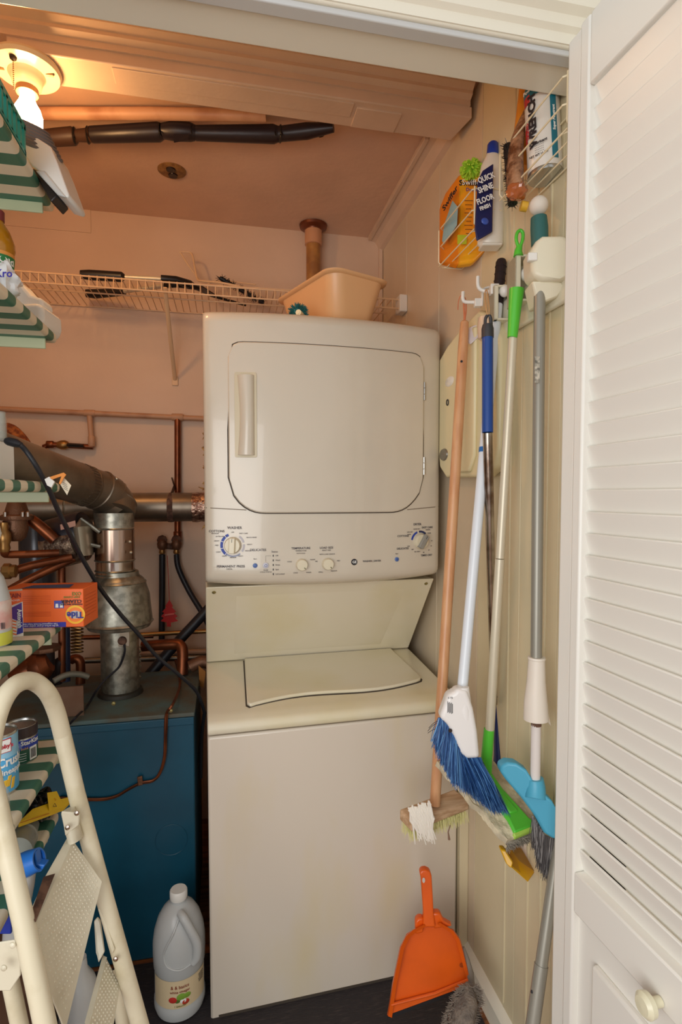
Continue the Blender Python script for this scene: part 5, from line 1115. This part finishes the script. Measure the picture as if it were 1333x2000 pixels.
# ================================================================ TOOL ORGANIZER ON THE RIGHT WALL
og = thing('tool_organizer', 'ivory plastic wall rack gripping the broom handles with white rollers', 'tool rack', (.63, 1.1, 1.70))
orgm = M('organizer ivory', (226, 218, 192), .35)
obj('wall_rail', G().box(XW-.014, XW-.001, .92, 1.30, 1.715, 1.80), orgm, og, bevel=.006, seg=3)
def gripper(cx_, cy_, d, w, h, dep, ballpx):
    c = at(cx_, cy_, d); m = FW.copy(); m.z = 0; m.normalize()
    g = G(); a, b = RT*w/2, Z*h/2; t = .005
    g.obox(c+b-Z*t/2, a, m*dep/2, Z*t/2); g.obox(c-b+Z*t/2, a, m*dep/2, Z*t/2)
    g.obox(c-a+RT*t/2, RT*t/2, m*dep/2, b); g.obox(c+m*dep*.42, a, m*t/2, b)
    g.obox(c+RT*(w*.62)+m*.012, RT*w*.14, m*(dep*.5-.006), b)
    g.obox(c-RT*w*.38-m*dep*.0, RT*w*.12, m*dep*.5, b)
    o = obj('gripper', g, orgm, og, bevel=.003, seg=3)
    br_ = at(*ballpx, d-dep*.35); obj('roller', G().sphere(br_, .0125, 18, (1, 1, 1.15)), white, o)
    return o
gripper(1022, 552, 1.21, .052, .098, .06, (1028, 536))
gripper(978, 598, 1.30, .045, .080, .055, (986, 568))
# large faceted gripper in front
c = at(1078, 512, 1.10)
g = G().prism([at(1038, 490, 1.08), at(1050, 468, 1.075), at(1062, 459, 1.07), at(1106, 458, 1.06), at(1116, 470, 1.06), at(1116, 545, 1.06), at(1094, 548, 1.07), at(1060, 548, 1.075), at(1040, 535, 1.08)], Vector((FW.x, FW.y, 0))*.055)
lab(obj('gripper', g, orgm, og, bevel=.009, seg=4), 'large faceted gripper nearest the door')
obj('end_block', G().prism([at(1040, 548, 1.085), at(1098, 550, 1.075), at(1106, 560, 1.075), at(1090, 580, 1.09), at(1050, 596, 1.10)], Vector((FW.x, FW.y, 0))*.05), orgm, og, bevel=.004)
obj('small_gripper', G().lathe([(.012, -.03), (.020, -.026), (.022, 0), (.020, .024), (.010, .028)], at(951, 640, 1.34), Z, 20), M('organizer clear', (222, 196, 170), .3), og)
obj('roller', G().sphere(at(957, 660, 1.32), .013, 16), white, og)
def hook(a, b, c2, d, r=.0045): return obj('hook', G().tube([at(*q) for q in (a, b, c2, d)], r, 10, smooth=5), white, og)
hook((965, 571, 1.30), (945, 568, 1.31), (935, 560, 1.31), (934, 540, 1.31)); hook((938, 590, 1.36), (912, 590, 1.37), (905, 585, 1.37), (905, 570, 1.37))
hook((942, 598, 1.35), (943, 580, 1.35), (945, 565, 1.35), (960, 560, 1.35), .003)
obj('hook_collar', G().obox(at(966, 566, 1.29), RT*.010, FW*.008, UP*.012), white, og, bevel=.002); obj('hook_collar', G().obox(at(934, 592, 1.36), RT*.009, FW*.008, UP*.010), white, og, bevel=.002)
obj('hook_collar', G().obox(at(1040, 503, 1.08), RT*.009, FW*.006, UP*.008), white, og, bevel=.002)

# cream ironing board like panel hung on the wall
ip = thing('folding_board', 'cream moulded plastic board hanging flat on the right wall behind the handles', 'board', (.63, 1.37, 1.40))
def rr2(y0, y1, z0, z1, r, x): return [Vector((x, a, b)) for a, b in [(p.x, p.y) for p in rounded([(y0, z0), (y0, z1), (y1, z1), (y1, z0)], [r, r, r*1.2, r], 6)]]
bpm = M('moulded cream plastic', (232, 220, 178), .35)
obj('board_body', G().prism([Vector((.622, a, b)) for a, b in [(1.19, 1.70), (1.19, 1.45), (1.21, 1.405), (1.26, 1.385), (1.50, 1.39), (1.55, 1.42), (1.56, 1.46), (1.56, 1.74), (1.50, 1.765), (1.40, 1.79), (1.30, 1.80), (1.23, 1.76)]], (.034, 0, 0)), bpm, ip, bevel=.008, seg=4, angle=50)
obj('raised_rib', G().prism([Vector((.612, a, b)) for a, b in [(1.30, 1.76), (1.30, 1.44), (1.33, 1.40), (1.40, 1.40), (1.42, 1.44), (1.40, 1.78)]], (.012, 0, 0)), bpm, ip, bevel=.006, seg=4, angle=50)
obj('oval_knob', G().lathe([(.0, -.006), (.016, -.004), (.018, 0)], (.622, 1.515, 1.457), X, 20, sx=1.6), M('dull chrome', (150, 146, 136), .3, metal=.7), ip)
obj('oval_recess', G().lathe([(.0, -.003), (.012, -.002), (.014, 0)], (.622, 1.48, 1.66), X, 20, sx=2.2), white, ip)
obj('hole_ring', G().tube([Vector((.6205, 1.490+.007*math.cos(a*.5236), 1.603+.008*math.sin(a*.5236))) for a in range(12)], .0015, 6, closed=True), inkd, ip)
tag(obj('hanging_bag', G().prism([at(915, 640, 1.40), at(935, 632, 1.39), at(950, 645, 1.37), at(920, 672, 1.38), at(914, 668, 1.39)], FW*.006), M('hazy film', (222, 214, 214), .3), bevel=.003), 'scrap of hazy plastic film hanging behind the wooden handle', 'film')

# ================================================================ BROOMS AND MOPS
# deck scrub brush with wooden handle
db = thing('deck_brush', 'wooden handled deck scrub brush hanging in front of the washer', 'brush', at(850, 1640, 1.30))
wt_, wb_ = at(908, 630, 1.385), at(850, 1572, 1.315)
obj('handle', G().tube([wt_+(wt_-wb_).normalized()*.004, wt_, wt_.lerp(wb_, .05), wt_.lerp(wb_, .5), wb_], [.007, .0105, .0125, .013, .0125], 18), wood, db)
obj('string', G().tube([wt_+Z*.0, at(907, 605, 1.38), at(906, 585, 1.375), at(903, 580, 1.37)], .0022, 6, smooth=4).tube([wt_, at(911, 606, 1.38), at(910, 586, 1.375), at(906, 579, 1.37)], .0018, 6, smooth=4).tube([at(906, 580, 1.37), at(900, 578, 1.37), at(896, 590, 1.37), at(895, 605, 1.37)], .0012, 6, smooth=4), M('orange twine', (206, 120, 80), .8), db)
obj('handle_hole', G().lathe([(0, 0), (.003, 0), (.003, .001)], at(902, 706, 1.366), -FW, 10), inkd, db)
brc = [at(776, 1582, 1.29), at(806, 1598, 1.275), at(915, 1585-0, 1.33), at(880, 1545, 1.36)]
bk1 = G().prism([at(780, 1580, 1.30), at(805, 1606, 1.27), at(918, 1562, 1.335), at(888, 1540, 1.365)], (0, 0, -.026))
blk = obj('brush_block', bk1, woodr, db, bevel=.005, seg=3)
random.seed(4); g = G(); A_, B_, C_, D_ = at(786, 1600, 1.30), at(804, 1622, 1.275), at(914, 1585, 1.335), at(886, 1568, 1.36)
for i in range(22):
    for j in range(7):
        p = A_.lerp(D_, (i+.5)/22).lerp(B_.lerp(C_, (i+.5)/22), (j+.5)/7)
        for q_ in range(5):
            o_ = Vector((random.gauss(0, .0016), random.gauss(0, .0016), 0)); g.tube([p+o_, p+o_*2.5+Vector((random.gauss(0, .002), random.gauss(0, .002), -.026-random.random()*.006))], [.0008, .0004], 3)
stuff(obj('bristles', g, M('straw bristle', (226, 220, 150), .7), db))
g = G().shell(lambda a, b: at(806+40*a-18*b+6*math.sin(b*7), 1580-12*a+58*b+3*math.sin(a*9+b*4), 1.262+.02*a), 14, 14, FW*.002)
rg = obj('cotton_scrap', G(), M('cotton', (236, 228, 214), .9), db) if False else None
g = G(); random.seed(6)
for k in range(60):
    t = random.random(); a = at(800+38*t+random.gauss(0, 2), 1578-10*t+random.gauss(0, 2), 1.265); b = at(812+28*t+random.gauss(0, 6), 1600+random.gauss(0, 4), 1.262); c_ = at(822+22*t+random.gauss(0, 6), 1632+random.gauss(0, 10), 1.268)
    g.tube([a, b, c_], [.0022, .003, .0012], 5, smooth=2)
tag(obj('cotton_scrap', g, M('cotton', (236, 228, 214), .9)), 'wad of white cotton threads caught on the deck brush block', 'rag')
obj('dust_fluff', G().tube([at(880, 1612, 1.31), at(876, 1625, 1.31), at(878, 1640, 1.31)], [.001, .0015, .003], 6), M('dust brown', (140, 110, 90), .9), db)

# white handled broom with blue bristles
wbm = thing('angle_broom', 'white handled angle broom with blue bristles', 'broom', at(960, 1590, 1.2))
tpp, btt = at(972, 600, 1.30), at(903, 1352, 1.225)
obj('handle', G().tube([tpp+(tpp-btt)*.08, tpp, btt], [.0115, .0118, .0118], 18), M('handle white', (226, 232, 238), .25), wbm)
gt_ = at(980, 508, 1.31); obj('grip', G().tube([gt_, gt_.lerp(tpp, .05), gt_.lerp(tpp, .95)], [.010, .0125, .0125], 16), M('grip black', (34, 22, 26), .6), wbm)
ga = gt_.lerp(tpp, .1)
for k in range(5): obj('grip_ring', G().lathe([(.0125, -.001), (.0137, 0), (.0125, .001)], gt_.lerp(tpp, .15+.15*k), tpp-gt_, 16), M('grip black', (34, 22, 26), .6), wbm)
mark = tpp.lerp(btt, .385); obj('blue_sticker', G().lathe([(.0122, -.006), (.0122, .006)], mark, btt-tpp, 16), M('sticker blue', (40, 110, 180), .4), wbm)
hd = [(893, 1345), (914, 1348), (926, 1385), (934, 1430), (939, 1482), (912, 1484), (898, 1470), (888, 1440), (873, 1415), (859, 1403), (866, 1385), (875, 1358), (888, 1352)]
hb_ = G().prism([at(a, b, 1.185) for a, b in hd], FW*.038); obj('broom_head', hb_, M('head white', (240, 236, 232), .3), wbm, bevel=.009, seg=4, angle=50)
obj('socket', G().tube([at(903, 1342, 1.205), at(907, 1385, 1.20), at(915, 1440, 1.20)], [.0155, .017, .012], 20), M('head white', (240, 236, 232), .3), wbm)
obj('eyelet', G().lathe([(0, .0), (.004, 0), (.004, .001)], at(880, 1427, 1.184), -FW, 12), M('dark hole', (40, 24, 16), .7), wbm)
for k in range(6): obj('barcode_bar', G().obox(at(875+k*1.9, 1381+k*.6, 1.1845), RT*.0005, FW*.0003, UP*(.012-.002*(k % 2))), inkd, wbm)
text('0 73', .006, at(880, 1363, 1.1845), RT, UP, ink, wbm)
random.seed(11)
e0_ = [(860, 1405), (875, 1420), (890, 1445), (900, 1472), (914, 1485), (938, 1483)]
t0_ = [(846, 1450), (866, 1496), (888, 1534), (930, 1560), (965, 1585), (990, 1588)]
def plerp(L, t): t *= len(L)-1; i = min(int(t), len(L)-2); f = t-i; return (L[i][0]*(1-f)+L[i+1][0]*f, L[i][1]*(1-f)+L[i+1][1]*f)
cols = [M('bristle blue', (62, 108, 164), .5), M('bristle deep blue', (34, 72, 128), .5), M('bristle sky', (104, 156, 206), .5)]
gs = [G(), G(), G()]
for k in range(1500):
    t = random.random(); a = plerp(e0_, t); t2_ = min(max(t+random.gauss(0, .03), 0), 1); b = plerp(t0_, t2_); f = random.uniform(.86, 1.04)
    dz = random.uniform(-.013, .02); ba_ = at(a[0]+random.gauss(0, 1.5), a[1]-4, 1.203+dz); b = (a[0]+(b[0]-a[0])*f+random.gauss(0, 3), a[1]+(b[1]-a[1])*f+random.gauss(0, 3)); bb_ = at(b[0], b[1], 1.20-.055*t+dz*1.5)
    mid = ba_.lerp(bb_, .5)+Vector((random.gauss(0, .002), random.gauss(0, .002), .002)); gs[random.choice((0, 0, 1, 1, 1, 2))].tube([ba_, mid, bb_], [.0011, .0010, .0004], 3)
for g, m in zip(gs, cols): stuff(obj('bristles', g, m, wbm))
for a, b in (((858, 1408), (838, 1422)), ((856, 1412), (836, 1428)), ((858, 1424), (836, 1432))): obj('stray_bristle', G().tube([at(*a, 1.19), at(a[0]*.5+b[0]*.5, a[1]*.5+b[1]*.5-3, 1.19), at(*b, 1.19)], .0006, 4, smooth=3), inkd, wbm)

# blue handled mop with metal pole and dark blue foot
bm_ = thing('blue_handled_mop', 'blue and chrome telescopic handle hanging behind the white broom', 'mop handle', at(968, 1480, 1.40))
q0, q1, q2_ = at(953, 640, 1.235), at(953, 845, 1.225), at(966, 1375, 1.37)
obj('grip', G().tube([q0.lerp(q1, .06), q0.lerp(q1, .5), q1], [.0122, .0122, .0122], 18), M('handle royal blue', (30, 72, 146), .3), bm_)
obj('pole', G().tube([q1, q1.lerp(q2_, .5), q2_], [.0108, .0098, .0075], 16), M('worn chrome', (186, 178, 168), .22, metal=1, rgb2=(110, 84, 66), scale=14, lo=.5, hi=.7), bm_)
obj('end_cap', G().tube([at(953, 660, 1.235), at(953, 642, 1.235), at(953, 634, 1.235)], [.0135, .0135, .011], 16), M('cap dark grey', (60, 58, 62), .5), bm_)
obj('hanging_loop', G().tube([at(948, 640, 1.235), at(949, 622, 1.235), at(955, 616, 1.235), at(959, 622, 1.235), at(960, 640, 1.235)], .0038, 8, smooth=4), M('cap dark grey', (60, 58, 62), .5), bm_)
obj('twine', G().tube([at(954, 620, 1.235), at(950, 600, 1.235), at(948, 572, 1.29), at(952, 568, 1.29), at(956, 600, 1.235), at(955, 620, 1.235)], .0014, 6, smooth=4), M('tan twine', (206, 160, 110), .8), bm_)
obj('mop_foot', G().tube([at(971, 1345, 1.39), at(971, 1400, 1.39), at(973, 1475, 1.38), at(970, 1520, 1.37)], [.003, .009, .013, .013], 14, flat=.7), navy, bm_)
for a in ((978, 1360), (980, 1352), (976, 1350)): obj('frayed_thread', G().tube([at(972, 1362, 1.38), at(*a, 1.38)], .0012, 5), navy, bm_)

# green and silver flat mop
gm = thing('flat_mop', 'flat mop with silver pole and bright green ends', 'mop', at(960, 1620, 1.12))
mt, mbq = at(1003, 655, 1.19), at(957, 1428, 1.255)
obj('pole', G().tube([mt, mt.lerp(mbq, .55)], .0098, 18), alu, gm); obj('lower_pole', G().tube([mt.lerp(mbq, .552), mbq], .0104, 18), alu, gm)
obj('grip', G().tube([at(1010, 565, 1.185), at(1006, 605, 1.187), at(1002, 655, 1.188), at(1001, 660, 1.188)], [.016, .0135, .0108, .0105], 18), green, gm)
obj('grip_top', G().tube([at(1013, 500, 1.18), at(1013, 490, 1.18), at(1016, 480, 1.18)], [.0105, .008, .006], 14), green, gm)
obj('hanging_loop', G().tube([at(1014, 485, 1.18), at(1009, 468, 1.18), at(1011, 455, 1.18), at(1017, 450, 1.18), at(1022, 456, 1.18), at(1021, 470, 1.18), at(1016, 484, 1.18)], .0036, 10, smooth=5), green, gm)
obj('lower_grip', G().tube([at(956, 1424, 1.255), at(951, 1480, 1.262), at(951, 1515, 1.265), at(962, 1528, 1.26)], [.0118, .0128, .012, .009], 18), green, gm)
obj('mop_joint', G().tube([at(950, 1510, 1.265), at(975, 1545, 1.25), at(985, 1565, 1.24)], [.011, .010, .008], 12), green, gm)
# tilted head: long board running to lower right with cloth wrapped around
H0, H1, H2, H3 = at(957, 1495, 1.34), at(1058, 1614, 1.20), at(992, 1640, 1.17), at(864, 1494, 1.30)
hn = (H1-H0).cross(H3-H0).normalized(); hn = hn if hn.dot(CAMP-H0) > 0 else -hn
def hq(a, b, o=0): return H0.lerp(H1, b).lerp(H3.lerp(H2, b), a)+hn*o
obj('head_plate', G().prism([hq(.30, .05, .006), hq(.26, .9, .006), hq(.20, 1.0, .006), hq(.86, 1.0, .006), hq(.74, .85, .006), hq(.7, .6, .006), hq(.6, .05, .006)], hn*.010), green, gm, bevel=.003)
obj('plate_edge', G().prism([hq(.18, .99, .004), hq(.88, .99, .004), hq(.88, 1.03, .0), hq(.18, 1.03, .0)], hn*.010), M('lime plate edge', (176, 216, 90), .4), gm, bevel=.002)
obj('head_hinge', G().prism([hq(.40, .42, .014), hq(.40, .80, .014), hq(.62, .80, .014), hq(.58, .42, .014)], hn*.006), green, gm, bevel=.003)
random.seed(21)
nz_ = [[random.uniform(-1, 1) for _ in range(40)] for _ in range(40)]
def cloth(a0, a1, b0, b1, o, amp):
    return lambda a, b: hq(a0+(a1-a0)*a+.02*math.sin(b*19+a0*7), b0+(b1-b0)*b, o+amp*(.5+.5*math.sin(a*5+b*11)*math.cos(b*23))+amp*.4*nz_[int(a*19)][int(b*30)])
clm = M('dirty mop cloth', (226, 212, 178), .9, rgb2=(176, 164, 140), scale=18, bump=.6, bscale=120)
obj('cloth_flap', G().shell(cloth(-.10, .30, -.03, 1.03, .006, .0035), 12, 34, -hn*.012), clm, gm)
obj('cloth_flap', G().shell(cloth(.62, 1.10, -.03, 1.02, .006, .004), 12, 34, -hn*.014), clm, gm)
obj('cloth_pad', G().prism([hq(-.06, -.04, -.012), hq(-.06, 1.05, -.012), hq(1.04, 1.06, -.012), hq(1.06, -.04, -.012)], hn*.012), M('grey fuzzy cloth', (150, 140, 124), .95, rgb2=(110, 104, 98), scale=30, bump=1, bscale=160), gm, bevel=.005)
g = G()
for k in range(420):
    a = random.random(); p = hq(-.08+1.16*a, 1.04, -.006+random.uniform(-.008, .006)); d = (hn*random.gauss(0, 1)+(H1-H0).normalized()*abs(random.gauss(0, 1))+Vector((0, 0, -.8))).normalized(); g.tube([p, p+d*random.uniform(.004, .012)], [.0012, .0004], 3)
stuff(obj('cloth_fuzz', g, M('grey fuzz', (150, 142, 128), .95), gm))
# yellow dustpan handle under the mop
yp_ = thing('yellow_dustpan', 'mustard yellow plastic scoop corner sticking out below the flat mop', 'dustpan', at(1010, 1720, 1.22))
obj('scoop_face', G().prism([at(978, 1660, 1.22), at(1012, 1655, 1.24), at(1045, 1705, 1.22), at(1032, 1724, 1.20), at(1000, 1695, 1.19)], FW*.006), yellow, yp_, bevel=.003)
obj('scoop_rim', G().prism([at(978, 1660, 1.20), at(988, 1660, 1.20), at(1004, 1685, 1.185), at(999, 1698, 1.18), at(990, 1688, 1.19)], FW*.02), yellow, yp_, bevel=.003)
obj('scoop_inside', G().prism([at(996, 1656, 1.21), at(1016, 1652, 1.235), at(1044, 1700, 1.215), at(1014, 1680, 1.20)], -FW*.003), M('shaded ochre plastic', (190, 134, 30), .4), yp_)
obj('scoop_back', G().prism([at(1005, 1640, 1.26), at(1030, 1640, 1.25), at(1060, 1680, 1.22), at(1062, 1730, 1.22), at(1035, 1690, 1.24)], FW*.004), M('pinkish board', (226, 206, 186), .5), yp_)

# grey pole with white sleeve and sky blue push broom head
gp_ = thing('push_broom', 'grey pole with white sleeve and sky blue broom head nearest the door', 'broom', at(1050, 1710, 1.1))
p0_, p1_ = at(1055, 548, 1.10), at(1048, 1300, 1.10)
obj('pole', G().tube([at(1055, 470, 1.10), p0_, p1_], .0112, 20), grey_tube, gp_)
obj('top_grip', G().tube([at(1053, 425, 1.10), at(1054, 445, 1.10), at(1055, 480, 1.10)], [.0155, .0170, .0165], 20), M('teal green grip', (40, 96, 92), .5), gp_)
obj('round_tip', G().sphere(at(1053, 402, 1.10), .0185, 22), M('white foam ball', (222, 212, 198), .6), gp_)
obj('sleeve_rim', G().lathe([(.0135, -.003), (.0175, 0), (.0165, .004)], at(1049, 1287, 1.10), Z, 24), M('sleeve white', (228, 218, 204), .45), gp_)
obj('sleeve', G().tube([at(1049, 1287, 1.10), at(1048, 1330, 1.10), at(1047, 1370, 1.10), at(1048, 1405, 1.10)], [.0160, .0180, .0225, .0245], 24), M('sleeve white', (228, 218, 204), .45), gp_)
obj('torn_edge', G().prism([at(1062, 1385, 1.085), at(1071, 1390, 1.09), at(1077, 1418, 1.09), at(1069, 1408, 1.085), at(1062, 1398, 1.08)], FW*.003), M('sleeve white', (228, 218, 204), .45), gp_)
obj('lower_pole', G().tube([at(1048, 1405, 1.10), at(1046, 1525, 1.10)], .0098, 18), M('lower pole white', (222, 214, 208), .35), gp_)
obj('rust_band', G().lathe([(.0101, -.004), (.0101, .004)], at(1048, 1413, 1.10), Z, 16), rust, gp_)
obj('head_socket', G().tube([at(1046, 1520, 1.10), at(1047, 1535, 1.10), at(1047, 1560, 1.09)], [.016, .0185, .020], 20), ltblue, gp_)
hd2 = [(978, 1508), (980, 1496), (992, 1490), (1010, 1492), (1030, 1505), (1045, 1530), (1062, 1550), (1080, 1565), (1094, 1590), (1094, 1640), (1082, 1640), (1064, 1628), (1046, 1595), (1020, 1560), (990, 1525)]
obj('broom_head', G().prism([at(a, b, 1.115-.0004*(a-978)) for a, b in hd2], FW*.030), ltblue, gp_, bevel=.008, seg=4, angle=50)
random.seed(14); g = G(); g2 = G()
for k in range(900):
    t = random.random(); a = plerp([(1040, 1592), (1064, 1630), (1090, 1642)], t); b = plerp([(1044, 1640), (1060, 1696), (1084, 1724)], t)
    dz = random.uniform(-.006, .024); (g if k % 3 else g2).tube([at(*a, 1.10+dz), at(b[0]+random.gauss(0, 4), b[1]+random.gauss(0, 8), 1.10+dz)], [.0010, .0005], 3)
stuff(obj('bristles', g, M('bristle grey', (84, 80, 80), .6), gp_)); stuff(obj('bristles', g2, M('bristle light grey', (150, 146, 144), .6), gp_))
obj('scuff_label', G().obox(at(1050, 722, 1.088), RT*.005, FW*.0006, UP*.026), M('peeling label', (206, 198, 180), .7, rgb2=(110, 106, 96), scale=90), gp_)
# spare grey pole leaning by the jamb
sp0, sp1 = at(1086, 1690, 1.09), at(1040, 2010, 1.03); dsp = sp1-sp0
spl = thing('spare_pole', 'dull grey metal pole leaning on the floor at the bottom right jamb', 'pole', sp1)
obj('upper_tube', G().tube([sp0-dsp*.25, sp0.lerp(sp1, .62)], .0115, 18), grey_tube, spl)
obj('lower_tube', G().tube([sp0.lerp(sp1, .62), sp1, sp1+dsp*((sp1.z-.012)/-dsp.z)], .0128, 18), grey_tube, spl)
for a in ((1040, 1937), (1059, 1950)): obj('pole_button', G().sphere(at(*a, 1.04), .003, 8), inkd, spl)

# ================================================================ ORANGE DUSTPAN, FUZZY BRUSH
pan = thing('orange_dustpan', 'bright orange dustpan propped upright against the washer front', 'dustpan', pl(840, 1955, 2, .007))
def pp(px, py, off=0):   # plane leaning against the washer: depth interpolates from foot to top
    d = 1.335+(1985-py)/285*.055; return at(px, py, d-off)
body = [(757, 1983), (768, 1920), (783, 1848), (795, 1825), (812, 1815), (830, 1811), (868, 1811), (886, 1816), (898, 1832), (905, 1860), (922, 1922)]
obj('pan_sheet', G().prism([pp(a, b) for a, b in body], FW*.003), orange, pan)
g = G(); rim_ = [(757, 1985), (766, 1922), (781, 1850), (792, 1828), (806, 1816), (826, 1806)]
def flange(L, w0):
    g = G(); n = len(L); vs = []
    for i, (a, b) in enumerate(L):
        vs += [pp(a, b, -.002), pp(a+(2 if w0 > 0 else -2), b, .0+.026*min(1, (i+.4)/2)), pp(a+w0, b+3, .020*min(1, (i+.4)/2))]
    fs = [(3*i+k, 3*i+k+1, 3*i+k+4, 3*i+k+3) for i in range(n-1) for k in range(2)]; g.add(vs, fs); return g
obj('side_wall', flange(rim_, 9), orange, pan, angle=60); 
obj('side_wall', flange([(923, 1923), (907, 1860), (900, 1835), (888, 1818), (872, 1808), (862, 1802)], -8), orange, pan, angle=60)
obj('shoulder', G().prism([pp(812, 1826, .018), pp(812, 1800, .018), pp(818, 1794, .018), pp(828, 1794, .018), pp(828, 1822, .014)], FW*.02), orange, pan, bevel=.004)
obj('shoulder', G().prism([pp(848, 1815, .014), pp(845, 1784, .018), pp(860, 1784, .018), pp(868, 1800, .018), pp(885, 1810, .018)], FW*.02), orange, pan, bevel=.004)
hq2 = [(823, 1716), (820, 1706), (824, 1700), (832, 1699), (841, 1703), (844, 1712), (846, 1745), (848, 1785), (852, 1812), (826, 1812), (828, 1785), (825, 1745)]
obj('handle', G().prism([pp(a, b, .022) for a, b in hq2], FW*.020), orange, pan, bevel=.006, seg=4)
obj('handle_hole', G().lathe([(0, 0), (.0065, 0), (.0065, .0008)], pp(828, 1719, .0232), -FW, 18, sy=.55, xdir=UP), M('hole showing washer', (206, 196, 186), .5), pan)
obj('lip_ridge', G().tube([pp(765, 1962, .006), pp(850, 1940, .006), pp(918, 1912, .006)], .0035, 8), orange, pan)
obj('rubber_edge', G().prism([pp(756, 1984, .001), pp(922, 1923, .001), pp(923, 1929, .001), pp(757, 1991, .001)], FW*.004), dark, pan)
text('@', .012, pp(902, 1884, .003), RT, UP, M('faint print', (150, 70, 30), .5), pan)
fz0, fz1 = at(918, 1928, 1.27), at(888, 2012, 1.21)
fbz = thing('fuzzy_duster', 'grey fuzzy duster head lying on the floor before the orange dustpan', 'duster', (fz0.x, fz0.y, 0))
L_ = [at(917, 1925, 1.28), at(916, 1935, 1.28), at(912, 1955, 1.27), at(902, 1985, 1.25), at(896, 2010, 1.24), at(890, 2030, 1.22)]
g = G().tube(L_, [.012, .024, .034, .037, .034, .02], 20, flat=.6); core = obj('duster_core', g, M('grey pile', (130, 118, 106), .95, rgb2=(104, 94, 86), scale=60, bump=1, bscale=200), fbz)
random.seed(31); g = G()
for k in range(1600):
    t = random.random(); i = min(int(t*5), 4); f = t*5-i; c_ = L_[i].lerp(L_[i+1], f); r_ = [.012, .024, .034, .037, .034, .02]; rr3 = r_[i]*(1-f)+r_[i+1]*f
    a = random.random()*6.283; d = RT*math.cos(a)+(-FW*.6+Z*.2)*math.sin(a)*.65; p = c_+d*rr3*.9; g.tube([p, p+(d+Vector((random.gauss(0, .4), random.gauss(0, .4), random.gauss(0, .4))))*.008], [.0008, .0003], 3)
stuff(obj('pile', g, M('grey pile fibre', (138, 126, 114), .95), fbz))
tag(obj('grey_sock', G().tube([at(905, 1850, 1.36), at(912, 1875, 1.355), at(918, 1900, 1.35), at(922, 1925, 1.34)], [.004, .008, .010, .008], 12), M('grey knit', (136, 126, 116), .9)), 'thin grey dusty cloth squeezed between washer and right wall', 'cloth')
